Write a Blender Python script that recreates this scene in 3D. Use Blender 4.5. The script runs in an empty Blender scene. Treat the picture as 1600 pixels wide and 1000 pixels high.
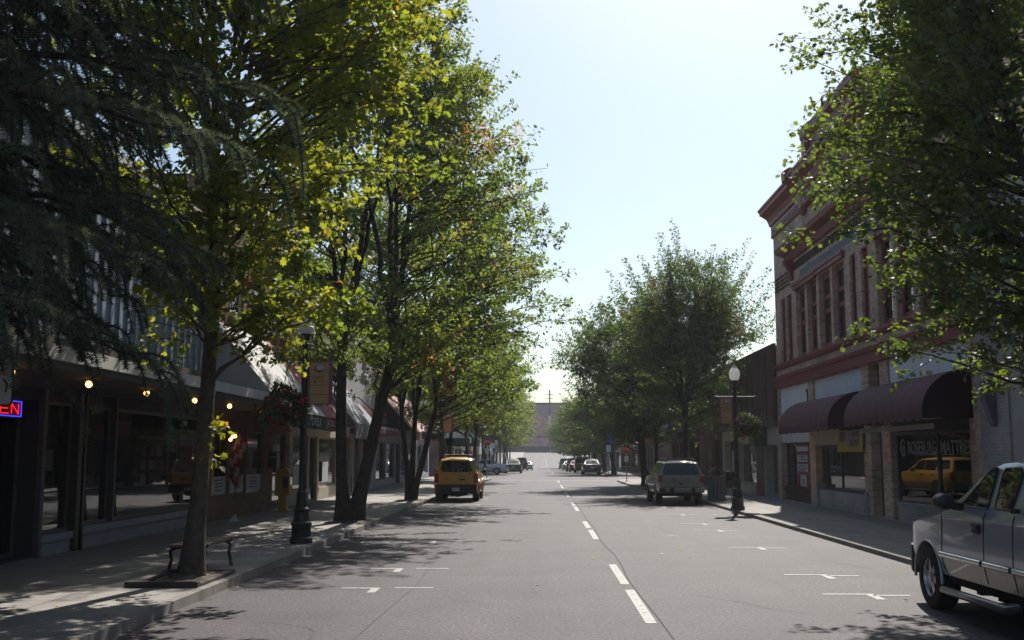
import bpy, bmesh, math, random
import numpy as np
from mathutils import Vector, Matrix

random.seed(11)
R = math.radians
sc = bpy.context.scene
COL = sc.collection

# ---------------------------------------------------------------- camera, sky, sun, exposure
PITCH, YAW, EYE = 7.083, 1.514, 1.9
cd = bpy.data.cameras.new('camera'); cam = bpy.data.objects.new('camera', cd); COL.objects.link(cam)
cam.location = (0, 0, EYE); cam.rotation_euler = (R(90 + PITCH), 0, R(YAW))
cd.sensor_width = 36; cd.lens = 1690 / 1600 * 36; cd.clip_start = .05; cd.clip_end = 6000
sc.camera = cam
SUN_EL, SUN_AZ = 45.7, 12.6                       # azimuth from +Y (up the street) towards +X
w = bpy.data.worlds.new('World'); sc.world = w; w.use_nodes = True
nt = w.node_tree
sky = nt.nodes.new('ShaderNodeTexSky'); sky.sky_type = 'NISHITA'; sky.sun_disc = False
sky.sun_elevation = R(SUN_EL); sky.sun_rotation = R(SUN_AZ)
sky.altitude = 150; sky.air_density = 1.0; sky.dust_density = 1.6; sky.ozone_density = 1.0
bg = nt.nodes['Background']; bg.inputs['Strength'].default_value = .081
tint = nt.nodes.new('ShaderNodeMix'); tint.data_type = 'RGBA'; tint.blend_type = 'MULTIPLY'; tint.inputs['Factor'].default_value = 1; tint.inputs['B'].default_value = (.93, 1.0, 1.0, 1)
nt.links.new(sky.outputs[0], tint.inputs['A']); nt.links.new(tint.outputs['Result'], bg.inputs[0])
sd = bpy.data.lights.new('sun', 'SUN'); sd.energy = 5.0; sd.angle = R(.53); sd.color = (1, .95, .87)
sun = bpy.data.objects.new('sun', sd); COL.objects.link(sun)
SDIR = Vector((math.sin(R(SUN_AZ)) * math.cos(R(SUN_EL)), math.cos(R(SUN_AZ)) * math.cos(R(SUN_EL)), math.sin(R(SUN_EL))))
sun.rotation_euler = SDIR.to_track_quat('Z', 'Y').to_euler(); sun.location = (30, 60, 80)
sc.view_settings.view_transform = 'Standard'; sc.view_settings.look = 'None'
sc.view_settings.exposure = .57; sc.view_settings.gamma = 1; sc.view_settings.use_curve_mapping = False
sc.cycles.max_bounces = 6; sc.cycles.transparent_max_bounces = 6
sc.cycles.diffuse_bounces = 3; sc.cycles.glossy_bounces = 3; sc.cycles.transmission_bounces = 4
sc.cycles.caustics_reflective = False; sc.cycles.caustics_refractive = False

# ---------------------------------------------------------------- materials
MATS = {}
def mat(name, col, rough=.6, spec=.5, metal=0., var=.14, vs=2.5, bump=0., bs=40., coat=0., emit=0., streak=0.):
    if name in MATS: return MATS[name]
    m = bpy.data.materials.new(name); m.use_nodes = True; t = m.node_tree; N = t.nodes; L = t.links
    b = N['Principled BSDF']
    b.inputs['Roughness'].default_value = rough; b.inputs['Metallic'].default_value = metal
    b.inputs['Specular IOR Level'].default_value = spec; b.inputs['Coat Weight'].default_value = coat
    b.inputs['Coat Roughness'].default_value = .05
    tc = N.new('ShaderNodeTexCoord')
    mp = N.new('ShaderNodeMapping'); L.new(tc.outputs['Object'], mp.inputs[0])
    if streak: mp.inputs['Scale'].default_value = (1, 1, streak)
    no = N.new('ShaderNodeTexNoise'); no.inputs['Scale'].default_value = vs; no.inputs['Detail'].default_value = 6
    no.inputs['Roughness'].default_value = .62
    L.new(mp.outputs[0], no.inputs['Vector'])
    cr = N.new('ShaderNodeValToRGB'); e = cr.color_ramp.elements
    e[0].position = .3; e[1].position = .7
    e[0].color = [max(0, c * (1 - var)) for c in col] + [1]; e[1].color = [min(1, c * (1 + var)) for c in col] + [1]
    L.new(no.outputs['Fac'], cr.inputs[0]); L.new(cr.outputs[0], b.inputs['Base Color'])
    if bump:
        n2 = N.new('ShaderNodeTexNoise'); n2.inputs['Scale'].default_value = bs; n2.inputs['Detail'].default_value = 4
        L.new(tc.outputs['Object'], n2.inputs['Vector'])
        bp = N.new('ShaderNodeBump'); bp.inputs['Strength'].default_value = bump; bp.inputs['Distance'].default_value = .02
        L.new(n2.outputs['Fac'], bp.inputs['Height']); L.new(bp.outputs[0], b.inputs['Normal'])
    if emit:
        L.new(cr.outputs[0], b.inputs['Emission Color']); b.inputs['Emission Strength'].default_value = emit
    MATS[name] = m; return m

def brick_mat(name, c1, c2, mortar, bw=.22, rh=.075, ms=.008, dirt=.35):
    m = bpy.data.materials.new(name); m.use_nodes = True; t = m.node_tree; N = t.nodes; L = t.links
    b = N['Principled BSDF']; b.inputs['Roughness'].default_value = .88; b.inputs['Specular IOR Level'].default_value = .25
    tc = N.new('ShaderNodeTexCoord'); sx = N.new('ShaderNodeSeparateXYZ'); L.new(tc.outputs['Object'], sx.inputs[0])
    ad = N.new('ShaderNodeMath'); ad.operation = 'ADD'; L.new(sx.outputs[0], ad.inputs[0]); L.new(sx.outputs[1], ad.inputs[1])
    cx = N.new('ShaderNodeCombineXYZ'); L.new(ad.outputs[0], cx.inputs[0]); L.new(sx.outputs[2], cx.inputs[1])
    br = N.new('ShaderNodeTexBrick'); L.new(cx.outputs[0], br.inputs['Vector'])
    br.inputs['Scale'].default_value = 1; br.inputs['Brick Width'].default_value = bw; br.inputs['Row Height'].default_value = rh
    br.inputs['Mortar Size'].default_value = ms; br.inputs['Mortar Smooth'].default_value = .3; br.inputs['Bias'].default_value = -.1
    br.inputs['Color1'].default_value = c1 + (1,); br.inputs['Color2'].default_value = c2 + (1,); br.inputs['Mortar'].default_value = mortar + (1,)
    no = N.new('ShaderNodeTexNoise'); no.inputs['Scale'].default_value = .9; no.inputs['Detail'].default_value = 7
    L.new(tc.outputs['Object'], no.inputs['Vector'])
    mr = N.new('ShaderNodeMapRange'); mr.inputs['From Min'].default_value = .3; mr.inputs['From Max'].default_value = .7
    mr.inputs['To Min'].default_value = 1 - dirt; mr.inputs['To Max'].default_value = 1.1; L.new(no.outputs['Fac'], mr.inputs['Value'])
    mx = N.new('ShaderNodeMix'); mx.data_type = 'RGBA'; mx.blend_type = 'MULTIPLY'; mx.inputs['Factor'].default_value = 1
    L.new(br.outputs['Color'], mx.inputs['A']); L.new(mr.outputs[0], mx.inputs['B']); L.new(mx.outputs['Result'], b.inputs['Base Color'])
    bp = N.new('ShaderNodeBump'); bp.inputs['Strength'].default_value = .5; bp.inputs['Distance'].default_value = .01; bp.invert = True
    L.new(br.outputs['Fac'], bp.inputs['Height']); L.new(bp.outputs[0], b.inputs['Normal'])
    MATS[name] = m; return m

def asphalt_mat():
    m = bpy.data.materials.new('asphalt'); m.use_nodes = True; t = m.node_tree; N = t.nodes; L = t.links
    b = N['Principled BSDF']; b.inputs['Specular IOR Level'].default_value = .2
    tc = N.new('ShaderNodeTexCoord')
    def noise(s, d=4, r=.6, sc3=None):
        n = N.new('ShaderNodeTexNoise'); n.inputs['Scale'].default_value = s; n.inputs['Detail'].default_value = d; n.inputs['Roughness'].default_value = r
        if sc3:
            mp = N.new('ShaderNodeMapping'); mp.inputs['Scale'].default_value = sc3; L.new(tc.outputs['Object'], mp.inputs[0]); L.new(mp.outputs[0], n.inputs['Vector'])
        else: L.new(tc.outputs['Object'], n.inputs['Vector'])
        return n
    fine = noise(20, 6, .88); r1 = N.new('ShaderNodeValToRGB'); e = r1.color_ramp.elements
    e[0].position = .40; e[1].position = .62; e[0].color = (.027, .0225, .0255, 1); e[1].color = (.122, .104, .113, 1)
    L.new(fine.outputs['Fac'], r1.inputs[0])
    # aggregate flecks
    vo = N.new('ShaderNodeTexVoronoi'); vo.inputs['Scale'].default_value = 26; L.new(tc.outputs['Object'], vo.inputs['Vector'])
    vr = N.new('ShaderNodeValToRGB'); ve = vr.color_ramp.elements; ve[0].position = .0; ve[0].color = (2.1, 2.05, 2.05, 1); ve[1].position = .2; ve[1].color = (1, 1, 1, 1)
    L.new(vo.outputs['Distance'], vr.inputs[0])
    m1 = N.new('ShaderNodeMix'); m1.data_type = 'RGBA'; m1.blend_type = 'MULTIPLY'; m1.inputs['Factor'].default_value = .8
    L.new(r1.outputs[0], m1.inputs['A']); L.new(vr.outputs[0], m1.inputs['B'])
    # long wheel-track wear running up the street, and blotches of old oil
    tr = noise(1.0, 3, .5, (1.1, .03, 1)); r2 = N.new('ShaderNodeMapRange'); r2.inputs['From Min'].default_value = .3; r2.inputs['From Max'].default_value = .7
    r2.inputs['To Min'].default_value = .82; r2.inputs['To Max'].default_value = 1.1; L.new(tr.outputs['Fac'], r2.inputs['Value'])
    m2 = N.new('ShaderNodeMix'); m2.data_type = 'RGBA'; m2.blend_type = 'MULTIPLY'; m2.inputs['Factor'].default_value = 1
    L.new(m1.outputs['Result'], m2.inputs['A']); L.new(r2.outputs[0], m2.inputs['B'])
    bl = noise(.55, 6, .65); r3 = N.new('ShaderNodeMapRange'); r3.inputs['From Min'].default_value = .35; r3.inputs['From Max'].default_value = .62
    r3.inputs['To Min'].default_value = .8; r3.inputs['To Max'].default_value = 1.05; L.new(bl.outputs['Fac'], r3.inputs['Value'])
    m3 = N.new('ShaderNodeMix'); m3.data_type = 'RGBA'; m3.blend_type = 'MULTIPLY'; m3.inputs['Factor'].default_value = 1
    L.new(m2.outputs['Result'], m3.inputs['A']); L.new(r3.outputs[0], m3.inputs['B']); L.new(m3.outputs['Result'], b.inputs['Base Color'])
    b.inputs['Roughness'].default_value = .7
    bp = N.new('ShaderNodeBump'); bp.inputs['Strength'].default_value = .55; bp.inputs['Distance'].default_value = .012
    L.new(fine.outputs['Fac'], bp.inputs['Height']); L.new(bp.outputs[0], b.inputs['Normal'])
    return m

def concrete_mat(name, col, joint=1.5):
    m = bpy.data.materials.new(name); m.use_nodes = True; t = m.node_tree; N = t.nodes; L = t.links
    b = N['Principled BSDF']; b.inputs['Roughness'].default_value = .85; b.inputs['Specular IOR Level'].default_value = .3
    tc = N.new('ShaderNodeTexCoord')
    br = N.new('ShaderNodeTexBrick'); br.offset = 0; L.new(tc.outputs['Object'], br.inputs['Vector'])
    br.inputs['Scale'].default_value = 1; br.inputs['Brick Width'].default_value = joint; br.inputs['Row Height'].default_value = joint
    br.inputs['Mortar Size'].default_value = .012
    br.inputs['Color1'].default_value = tuple(c * 1.04 for c in col) + (1,); br.inputs['Color2'].default_value = tuple(c * .9 for c in col) + (1,)
    br.inputs['Mortar'].default_value = tuple(c * .4 for c in col) + (1,)
    n1 = N.new('ShaderNodeTexNoise'); n1.inputs['Scale'].default_value = 1.6; n1.inputs['Detail'].default_value = 8; n1.inputs['Roughness'].default_value = .68
    L.new(tc.outputs['Object'], n1.inputs['Vector'])
    mr = N.new('ShaderNodeMapRange'); mr.inputs['From Min'].default_value = .3; mr.inputs['From Max'].default_value = .7
    mr.inputs['To Min'].default_value = .72; mr.inputs['To Max'].default_value = 1.12; L.new(n1.outputs['Fac'], mr.inputs['Value'])
    n2 = N.new('ShaderNodeTexNoise'); n2.inputs['Scale'].default_value = 45; n2.inputs['Detail'].default_value = 3; L.new(tc.outputs['Object'], n2.inputs['Vector'])
    m2r = N.new('ShaderNodeMapRange'); m2r.inputs['From Min'].default_value = .3; m2r.inputs['From Max'].default_value = .7
    m2r.inputs['To Min'].default_value = .88; m2r.inputs['To Max'].default_value = 1.08; L.new(n2.outputs['Fac'], m2r.inputs['Value'])
    mu = N.new('ShaderNodeMath'); mu.operation = 'MULTIPLY'; L.new(mr.outputs[0], mu.inputs[0]); L.new(m2r.outputs[0], mu.inputs[1])
    mx = N.new('ShaderNodeMix'); mx.data_type = 'RGBA'; mx.blend_type = 'MULTIPLY'; mx.inputs['Factor'].default_value = 1
    L.new(br.outputs['Color'], mx.inputs['A']); L.new(mu.outputs[0], mx.inputs['B']); L.new(mx.outputs['Result'], b.inputs['Base Color'])
    bp = N.new('ShaderNodeBump'); bp.inputs['Strength'].default_value = .3; bp.inputs['Distance'].default_value = .01
    L.new(n2.outputs['Fac'], bp.inputs['Height']); L.new(bp.outputs[0], b.inputs['Normal'])
    MATS[name] = m; return m

def paint_mat():                                   # worn road paint
    m = bpy.data.materials.new('road_paint'); m.use_nodes = True; t = m.node_tree; N = t.nodes; L = t.links
    b = N['Principled BSDF']; b.inputs['Roughness'].default_value = .7
    tc = N.new('ShaderNodeTexCoord'); n = N.new('ShaderNodeTexNoise'); n.inputs['Scale'].default_value = 14; n.inputs['Detail'].default_value = 7; n.inputs['Roughness'].default_value = .75
    L.new(tc.outputs['Object'], n.inputs['Vector'])
    cr = N.new('ShaderNodeValToRGB'); e = cr.color_ramp.elements; e[0].position = .38; e[0].color = (.1, .095, .095, 1); e[1].position = .56; e[1].color = (.36, .345, .33, 1)
    L.new(n.outputs['Fac'], cr.inputs[0]); L.new(cr.outputs[0], b.inputs['Base Color'])
    return m

def leaf_mat(name, stops, trans=.5, tscale=2.2, gloss=.07):
    m = bpy.data.materials.new(name); m.use_nodes = True; t = m.node_tree; N = t.nodes; L = t.links
    N.remove(N['Principled BSDF']); out = N['Material Output']
    at = N.new('ShaderNodeAttribute'); at.attribute_name = 'tint'
    cr = N.new('ShaderNodeValToRGB'); e = cr.color_ramp.elements
    while len(e) < len(stops): e.new(.5)
    for i, (p, c) in enumerate(stops): e[i].position = p; e[i].color = c + (1,)
    L.new(at.outputs['Fac'], cr.inputs[0])
    d = N.new('ShaderNodeBsdfDiffuse'); L.new(cr.outputs[0], d.inputs[0])
    mul = N.new('ShaderNodeMix'); mul.data_type = 'RGBA'; mul.blend_type = 'MULTIPLY'; mul.inputs['Factor'].default_value = 1
    L.new(cr.outputs[0], mul.inputs['A']); mul.inputs['B'].default_value = (tscale * 1.15, tscale * 1.05, tscale * .55, 1)
    tr = N.new('ShaderNodeBsdfTranslucent'); L.new(mul.outputs['Result'], tr.inputs[0])
    mx = N.new('ShaderNodeMixShader'); mx.inputs[0].default_value = trans; L.new(d.outputs[0], mx.inputs[1]); L.new(tr.outputs[0], mx.inputs[2])
    g = N.new('ShaderNodeBsdfGlossy'); g.inputs['Roughness'].default_value = .5; g.inputs[0].default_value = (.6, .6, .6, 1)
    m2 = N.new('ShaderNodeMixShader'); m2.inputs[0].default_value = gloss; L.new(mx.outputs[0], m2.inputs[1]); L.new(g.outputs[0], m2.inputs[2])
    L.new(m2.outputs[0], out.inputs[0]); return m

def glass_mat(name, col=(.012, .013, .015), spec=.9, rough=.02, warp=.0):
    if name in MATS: return MATS[name]
    m = mat(name, col, rough, spec, var=.4, vs=1.3)
    t = m.node_tree; N = t.nodes; L = t.links; b = N['Principled BSDF']
    tc = N.new('ShaderNodeTexCoord'); n = N.new('ShaderNodeTexNoise'); n.inputs['Scale'].default_value = 1.1; L.new(tc.outputs['Object'], n.inputs['Vector'])
    bp = N.new('ShaderNodeBump'); bp.inputs['Strength'].default_value = .04; bp.inputs['Distance'].default_value = .02
    L.new(n.outputs['Fac'], bp.inputs['Height']); L.new(bp.outputs[0], b.inputs['Normal'])
    return m

# ---------------------------------------------------------------- mesh helpers
class MB:
    def __init__(s): s.v = []; s.f = []; s.m = []
    def add(s, vs, fs, mi=0):
        o = len(s.v); s.v += [tuple(p) for p in vs]; s.f += [tuple(i + o for i in f) for f in fs]; s.m += [mi] * len(fs); return s
    def box(s, x0, x1, y0, y1, z0, z1, mi=0):
        x0, x1 = sorted((x0, x1)); y0, y1 = sorted((y0, y1)); z0, z1 = sorted((z0, z1))
        return s.add([(x0, y0, z0), (x1, y0, z0), (x1, y1, z0), (x0, y1, z0), (x0, y0, z1), (x1, y0, z1), (x1, y1, z1), (x0, y1, z1)],
                     [(3, 2, 1, 0), (4, 5, 6, 7), (0, 1, 5, 4), (1, 2, 6, 5), (2, 3, 7, 6), (3, 0, 4, 7)], mi)
    def quad(s, a, b, c, d, mi=0): return s.add([a, b, c, d], [(0, 1, 2, 3)], mi)
    def prism(s, pts, a, b, mi=0):                 # two matching rings a(p), b(p) of points
        n = len(pts); A = [a(p) for p in pts]; B = [b(p) for p in pts]
        return s.add(A + B, [tuple(range(n - 1, -1, -1)), tuple(range(n, 2 * n))] + [(i, (i + 1) % n, n + (i + 1) % n, n + i) for i in range(n)], mi)
    def ext_y(s, poly, y0, y1, mi=0): return s.prism(poly, lambda p: (p[0], y0, p[1]), lambda p: (p[0], y1, p[1]), mi)   # poly (x,z)
    def ext_x(s, poly, x0, x1, mi=0): return s.prism(poly, lambda p: (x0, p[0], p[1]), lambda p: (x1, p[0], p[1]), mi)   # poly (y,z)
    def ext_z(s, poly, z0, z1, mi=0): return s.prism(poly, lambda p: (p[0], p[1], z0), lambda p: (p[0], p[1], z1), mi)
    def tube(s, pts, rad, n=8, mi=0, cap=True):
        pts = [Vector(p) for p in pts]
        if not hasattr(rad, '__len__'): rad = [rad] * len(pts)
        o = len(s.v); prev = None
        for i, p in enumerate(pts):
            t = (pts[min(i + 1, len(pts) - 1)] - pts[max(i - 1, 0)]).normalized()
            if prev is None:
                u = t.cross(Vector((0, 0, 1)));
                if u.length < .1: u = t.cross(Vector((0, 1, 0)))
            else: u = prev - t * prev.dot(t)
            u.normalize(); prev = u; w_ = t.cross(u)
            for k in range(n):
                a = 2 * math.pi * k / n; q = p + (u * math.cos(a) + w_ * math.sin(a)) * rad[i]; s.v.append(tuple(q))
        for i in range(len(pts) - 1):
            for k in range(n):
                a = o + i * n + k; b = o + i * n + (k + 1) % n
                s.f.append((a, b, b + n, a + n)); s.m.append(mi)
        if cap:
            s.f.append(tuple(range(o + n - 1, o - 1, -1))); s.m.append(mi)
            s.f.append(tuple(range(o + (len(pts) - 1) * n, o + len(pts) * n))); s.m.append(mi)
        return s
    def lathe(s, prof, c=(0, 0, 0), n=16, axis='z', mi=0, flute=0, cap=True):
        o = len(s.v)
        for (r, h) in prof:
            for k in range(n):
                a = 2 * math.pi * k / n; rr = r * (1 - flute * (k % 2)); ca, sa = rr * math.cos(a), rr * math.sin(a)
                q = (ca, sa, h) if axis == 'z' else ((h, ca, sa) if axis == 'x' else (ca, h, sa))
                s.v.append((q[0] + c[0], q[1] + c[1], q[2] + c[2]))
        for i in range(len(prof) - 1):
            for k in range(n):
                a = o + i * n + k; b = o + i * n + (k + 1) % n
                s.f.append((a, b, b + n, a + n)); s.m.append(mi)
        if cap and prof[0][0] > 1e-4: s.f.append(tuple(range(o + n - 1, o - 1, -1))); s.m.append(mi)
        if cap and prof[-1][0] > 1e-4: s.f.append(tuple(range(o + (len(prof) - 1) * n, o + len(prof) * n))); s.m.append(mi)
        return s
    def ball(s, c, r, n=12, mi=0, sz=1.):
        pr = [(max(1e-5, r * math.sin(math.pi * i / (n // 2))), -r * sz * math.cos(math.pi * i / (n // 2))) for i in range(n // 2 + 1)]
        return s.lathe(pr, c, n, 'z', mi)
    def mesh(s, name, mats, off=(0, 0, 0), smooth=None):
        me = bpy.data.meshes.new(name)
        ox, oy, oz = off
        me.from_pydata([(a - ox, b - oy, c - oz) for a, b, c in s.v], [], s.f)
        for m in (mats if isinstance(mats, (list, tuple)) else [mats]): me.materials.append(m)
        if any(s.m): me.polygons.foreach_set('material_index', s.m)
        bm = bmesh.new(); bm.from_mesh(me); bmesh.ops.recalc_face_normals(bm, faces=bm.faces); bm.to_mesh(me); bm.free()
        if smooth is not None:
            me.polygons.foreach_set('use_smooth', [True] * len(me.polygons)); me.set_sharp_from_angle(angle=R(smooth))
        me.update(); return me
    def build(s, name, mats, parent=None, smooth=None, bevel=0):
        off = parent_off(parent)
        o = bpy.data.objects.new(name, s.mesh(name, mats, off, smooth)); COL.objects.link(o)
        if parent: o.parent = parent
        if bevel:
            md = o.modifiers.new('bevel', 'BEVEL'); md.width = bevel; md.segments = 2; md.limit_method = 'ANGLE'; md.angle_limit = R(35)
        return o

def parent_off(p):
    v = Vector((0, 0, 0))
    while p: v += p.location; p = p.parent
    return v
def tag(o, label, cat=None, group=None, kind=None):
    o['label'] = label
    if cat: o['category'] = cat
    if group: o['group'] = group
    if kind: o['kind'] = kind
    return o
def thing(name, label, cat, loc=(0, 0, 0), group=None):
    o = bpy.data.objects.new(name, None); COL.objects.link(o); o.location = loc; o.empty_display_size = .2
    return tag(o, label, cat, group)
def struct(o): o['kind'] = 'structure'; return o
def dup(root, loc, rz=0., scale=1., label=None):
    r = root.copy(); COL.objects.link(r); r.location = loc; r.rotation_euler = (0, 0, rz)
    r.scale = scale if hasattr(scale, '__len__') else (scale,) * 3
    if label: r['label'] = label
    for ch in list(root.children):
        c = ch.copy(); COL.objects.link(c); c.parent = r
        for g in list(ch.children):
            d = g.copy(); COL.objects.link(d); d.parent = c
    return r

TXT = {}
def text(mb, body, origin, right, up, width, height, depth=.004, mi=0, bold=.0):
    """letters filling width x height, centred at origin; the glyphs become real flat solid shapes"""
    if (body, bold) not in TXT:
        cu = bpy.data.curves.new('t', 'FONT'); cu.body = body; cu.resolution_u = 3; cu.offset = bold
        ob = bpy.data.objects.new('t', cu); me = bpy.data.meshes.new_from_object(ob)
        TXT[(body, bold)] = ([tuple(v.co) for v in me.vertices], [tuple(p.vertices) for p in me.polygons])
        bpy.data.objects.remove(ob); bpy.data.curves.remove(cu); bpy.data.meshes.remove(me)
    vs, fs = TXT[(body, bold)]
    xs = [v[0] for v in vs]; ys = [v[1] for v in vs]; cx, cy = (min(xs) + max(xs)) / 2, (min(ys) + max(ys)) / 2
    sx, sy = width / (max(xs) - min(xs)), height / (max(ys) - min(ys))
    o, r_, u_ = Vector(origin), Vector(right).normalized(), Vector(up).normalized(); n_ = r_.cross(u_)
    mb.add([o + r_ * ((v[0] - cx) * sx) + u_ * ((v[1] - cy) * sy) + n_ * depth for v in vs], fs, mi)
    return mb

def gz(y):
    def ss(a, b, t): t = max(0, min(1, (t - a) / (b - a))); return t * t * (3 - 2 * t)
    return -.7 * ss(98, 190, y) + 3.1 * ss(225, 315, y)

# common paints
M_GLASS = glass_mat('shop_glass')
M_GLASS2 = glass_mat('car_glass', (.01, .012, .012), .7)
M_BLACK = mat('black_metal', (.012, .012, .014), .4, .5)
M_RUBBER = mat('rubber', (.018, .018, .018), .8, .3)
M_TRIM = mat('dark_trim', (.022, .022, .024), .6, .4)
M_WHITE = mat('white_paint', (.62, .62, .6), .6)
M_CHROME = mat('chrome', (.6, .6, .62), .18, .5, 1.)
M_ALU = mat('aluminium', (.35, .35, .37), .45, .5, .6)
M_RED = mat('red_lens', (.22, .012, .01), .2, .6)
# ================================================================ SETTING: ground, road, pavements
M_ASPH = asphalt_mat(); M_PAINT = paint_mat()
M_WALK = concrete_mat('pavement_concrete', (.29, .268, .245)); M_KERB = concrete_mat('kerb_concrete', (.235, .21, .19), 3.0)
M_EARTH = mat('earth', (.12, .1, .075), .95, .2, var=.35, vs=3, bump=.6, bs=14)
def strip(name, x0, x1, ys, dz, m):
    mb = MB(); n = len(ys)
    for y in ys: mb.v += [(x0, y, gz(y) + dz), (x1, y, gz(y) + dz)]
    for i in range(n - 1): mb.f.append((2 * i, 2 * i + 1, 2 * i + 3, 2 * i + 2)); mb.m.append(0)
    return struct(mb.build(name, m))
YS = [-60, -20, 0, 50, 90] + list(range(96, 350, 4)) + [400, 500, 600]
strip('ground', -200, 200, YS, -.06, mat('far_ground', (.09, .085, .06), .95, .2, var=.3, vs=.05))
strip('road', -9.5, 11, [y for y in YS if -60 < y < 420], 0, M_ASPH)
mb = MB(); mb.quad((-140, 85, -.012), (140, 85, -.012), (140, 104, -.03), (-140, 104, -.03)); struct(mb.build('cross_street', M_ASPH))

LK = [(-4.47, -20), (-4.47, 74), (-4.2, 76), (-3.75, 78), (-3.7, 82), (-3.95, 84), (-4.7, 85.3), (-6, 85.8), (-9.5, 86)]
RK = [(6.9, -20), (6.9, 15.0), (6.75, 15.8), (6.38, 17.2), (6.36, 40), (6.36, 56.5), (6.1, 58.5), (5.55, 60.5), (5.35, 64), (5.35, 77), (5.6, 80), (6.3, 82), (7.5, 82.8), (11, 83)]
def inset(pl, d):
    out = []
    for i, p in enumerate(pl):
        a = Vector(pl[max(i - 1, 0)]); b = Vector(pl[min(i + 1, len(pl) - 1)]); t = (b - a).normalized()
        out.append((p[0] - t.y * d, p[1] + t.x * d))
    return out
def pavement(kerb, xb, top, side):
    d = .15 * side; inn = inset(kerb, d)
    mb = MB(); mb.ext_z(inn + [(xb, kerb[-1][1]), (xb, kerb[0][1])], -.05, top - .003); struct(mb.build('pavement', M_WALK))
    mb = MB()
    for i in range(len(kerb) - 1):                 # kerb stones with a slightly battered face
        mb.add([(kerb[i][0], kerb[i][1], -.05), (kerb[i + 1][0], kerb[i + 1][1], -.05), (inn[i + 1][0], inn[i + 1][1], -.05), (inn[i][0], inn[i][1], -.05)] +
               [(kerb[i][0] + (inn[i][0] - kerb[i][0]) * .12, kerb[i][1], top), (kerb[i + 1][0] + (inn[i + 1][0] - kerb[i + 1][0]) * .12, kerb[i + 1][1], top), (inn[i + 1][0], inn[i + 1][1], top), (inn[i][0], inn[i][1], top)],
               [(0, 1, 5, 4), (4, 5, 6, 7)])
    struct(mb.build('kerb', M_KERB, smooth=30))
pavement(LK, -9.6, .12, 1); pavement(RK, 11, .09, -1)
for (x0, x1, y0, nm) in ((-9.6, -4.6, 104, 'pavement'), (6.2, 11, 95, 'pavement')):
    mb = MB(); ys = [y0] + list(range(int(y0) + 4, 330, 6)); n = len(ys)
    for y in ys: mb.v += [(x0, y, gz(y) - .1), (x0, y, gz(y) + .12), (x1, y, gz(y) + .12), (x1, y, gz(y) - .1)]
    for i in range(n - 1):
        for k in range(3): mb.f.append((4 * i + k, 4 * i + k + 1, 4 * i + k + 5, 4 * i + k + 4)); mb.m.append(0)
    mb.f.append((0, 1, 2, 3)); mb.m.append(0); struct(mb.build(nm, M_WALK))

# painted markings: centre dashes, parking ticks, stop bars
mk = MB()
def mark(x0, x1, y0, y1, z=.005, sk=0.):
    mk.quad((x0, y0, gz(y0) + z), (x1, y0, gz(y0) + z), (x1 + sk, y1, gz(y1) + z), (x0 + sk, y1, gz(y1) + z))
for k in range(-1, 22):
    y = 12.6 + 12.2 * k
    if 82 < y < 104 : continue
    mark(1.18, 1.31, y, y + 3.05); mark(1.17, 1.30, y + 3.7, y + 6.6)
for y in (15.7, 18.35, 24.2, 31.0, 33.4, 38.8, 41.5, 47, 54, 61): mark(-2.85, -2.3, y, y + .1); mark(-2.42, -2.3, y - .45, y); mark(-2.1, -1.55, y + .06, y + .16)
for y in (15.2, 17.6, 22.7, 27.8, 30.4, 35.0, 40.2, 48, 55): mark(3.85, 4.42, y, y + .1); mark(4.42, 4.54, y - .5, y + .1); mark(4.5, 5.0, y - .12, y - .02)
mark(-3.3, 1.1, 80.4, 80.9); mark(1.5, 5.0, 79.4, 79.9); mark(-4.2, 5.8, 104.6, 104.9); mark(-4.2, 5.8, 108, 108.3); mark(-3, 4.5, 92, 92.25)
struct(mk.build('road_markings', M_PAINT))
pm = MB()                                          # old oil drips where cars park
for i in range(26):
    x_, y_ = random.choice((-3.4, -3.2, 5.1, 5.3, -.4, 3.1)) + random.gauss(0, .25), random.uniform(9, 60); r_ = random.uniform(.06, .22); o_n = len(pm.v)
    pm.v += [(x_ + r_ * (1 + .3 * math.sin(3 * a + i)) * math.cos(a), y_ + r_ * 1.4 * (1 + .3 * math.cos(2 * a + i)) * math.sin(a), .002) for a in np.linspace(0, 2 * math.pi, 15)[:-1]]; pm.f.append(tuple(range(o_n, o_n + 14))); pm.m.append(0)
struct(pm.build('road_stains', [mat('oil_stain', (.035, .033, .035), .6, .2, var=.4, vs=5)]))
sm = MB()                                          # tar-sealed seam along the crown and a few repairs
def seam(pts, wd):
    for (a, b) in zip(pts[:-1], pts[1:]): sm.quad((a[0] - wd, a[1], .003), (a[0] + wd, a[1], .003), (b[0] + wd, b[1], .003), (b[0] - wd, b[1], .003))
seam([(1.36 + .03 * math.sin(y * .7) + random.uniform(-.02, .02), y) for y in range(7, 80, 2)], .009)
seam([(-1.9 + .05 * math.sin(y * .5) + random.uniform(-.03, .03), y) for y in range(7, 70, 3)], .004)
def crack(x, y, a, n):
    pts = [(x, y)]
    for i in range(n): a += random.uniform(-.5, .5); pts.append((pts[-1][0] + .22 * math.cos(a), pts[-1][1] + .3 * math.sin(a)))
    for (p, q) in zip(pts[:-1], pts[1:]):
        dx, dy = q[0] - p[0], q[1] - p[1]; l = math.hypot(dx, dy); nx_, ny_ = -dy / l * .0035, dx / l * .0035
        sm.quad((p[0] - nx_, p[1] - ny_, .0035), (p[0] + nx_, p[1] + ny_, .0035), (q[0] + nx_, q[1] + ny_, .0035), (q[0] - nx_, q[1] - ny_, .0035))
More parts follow.
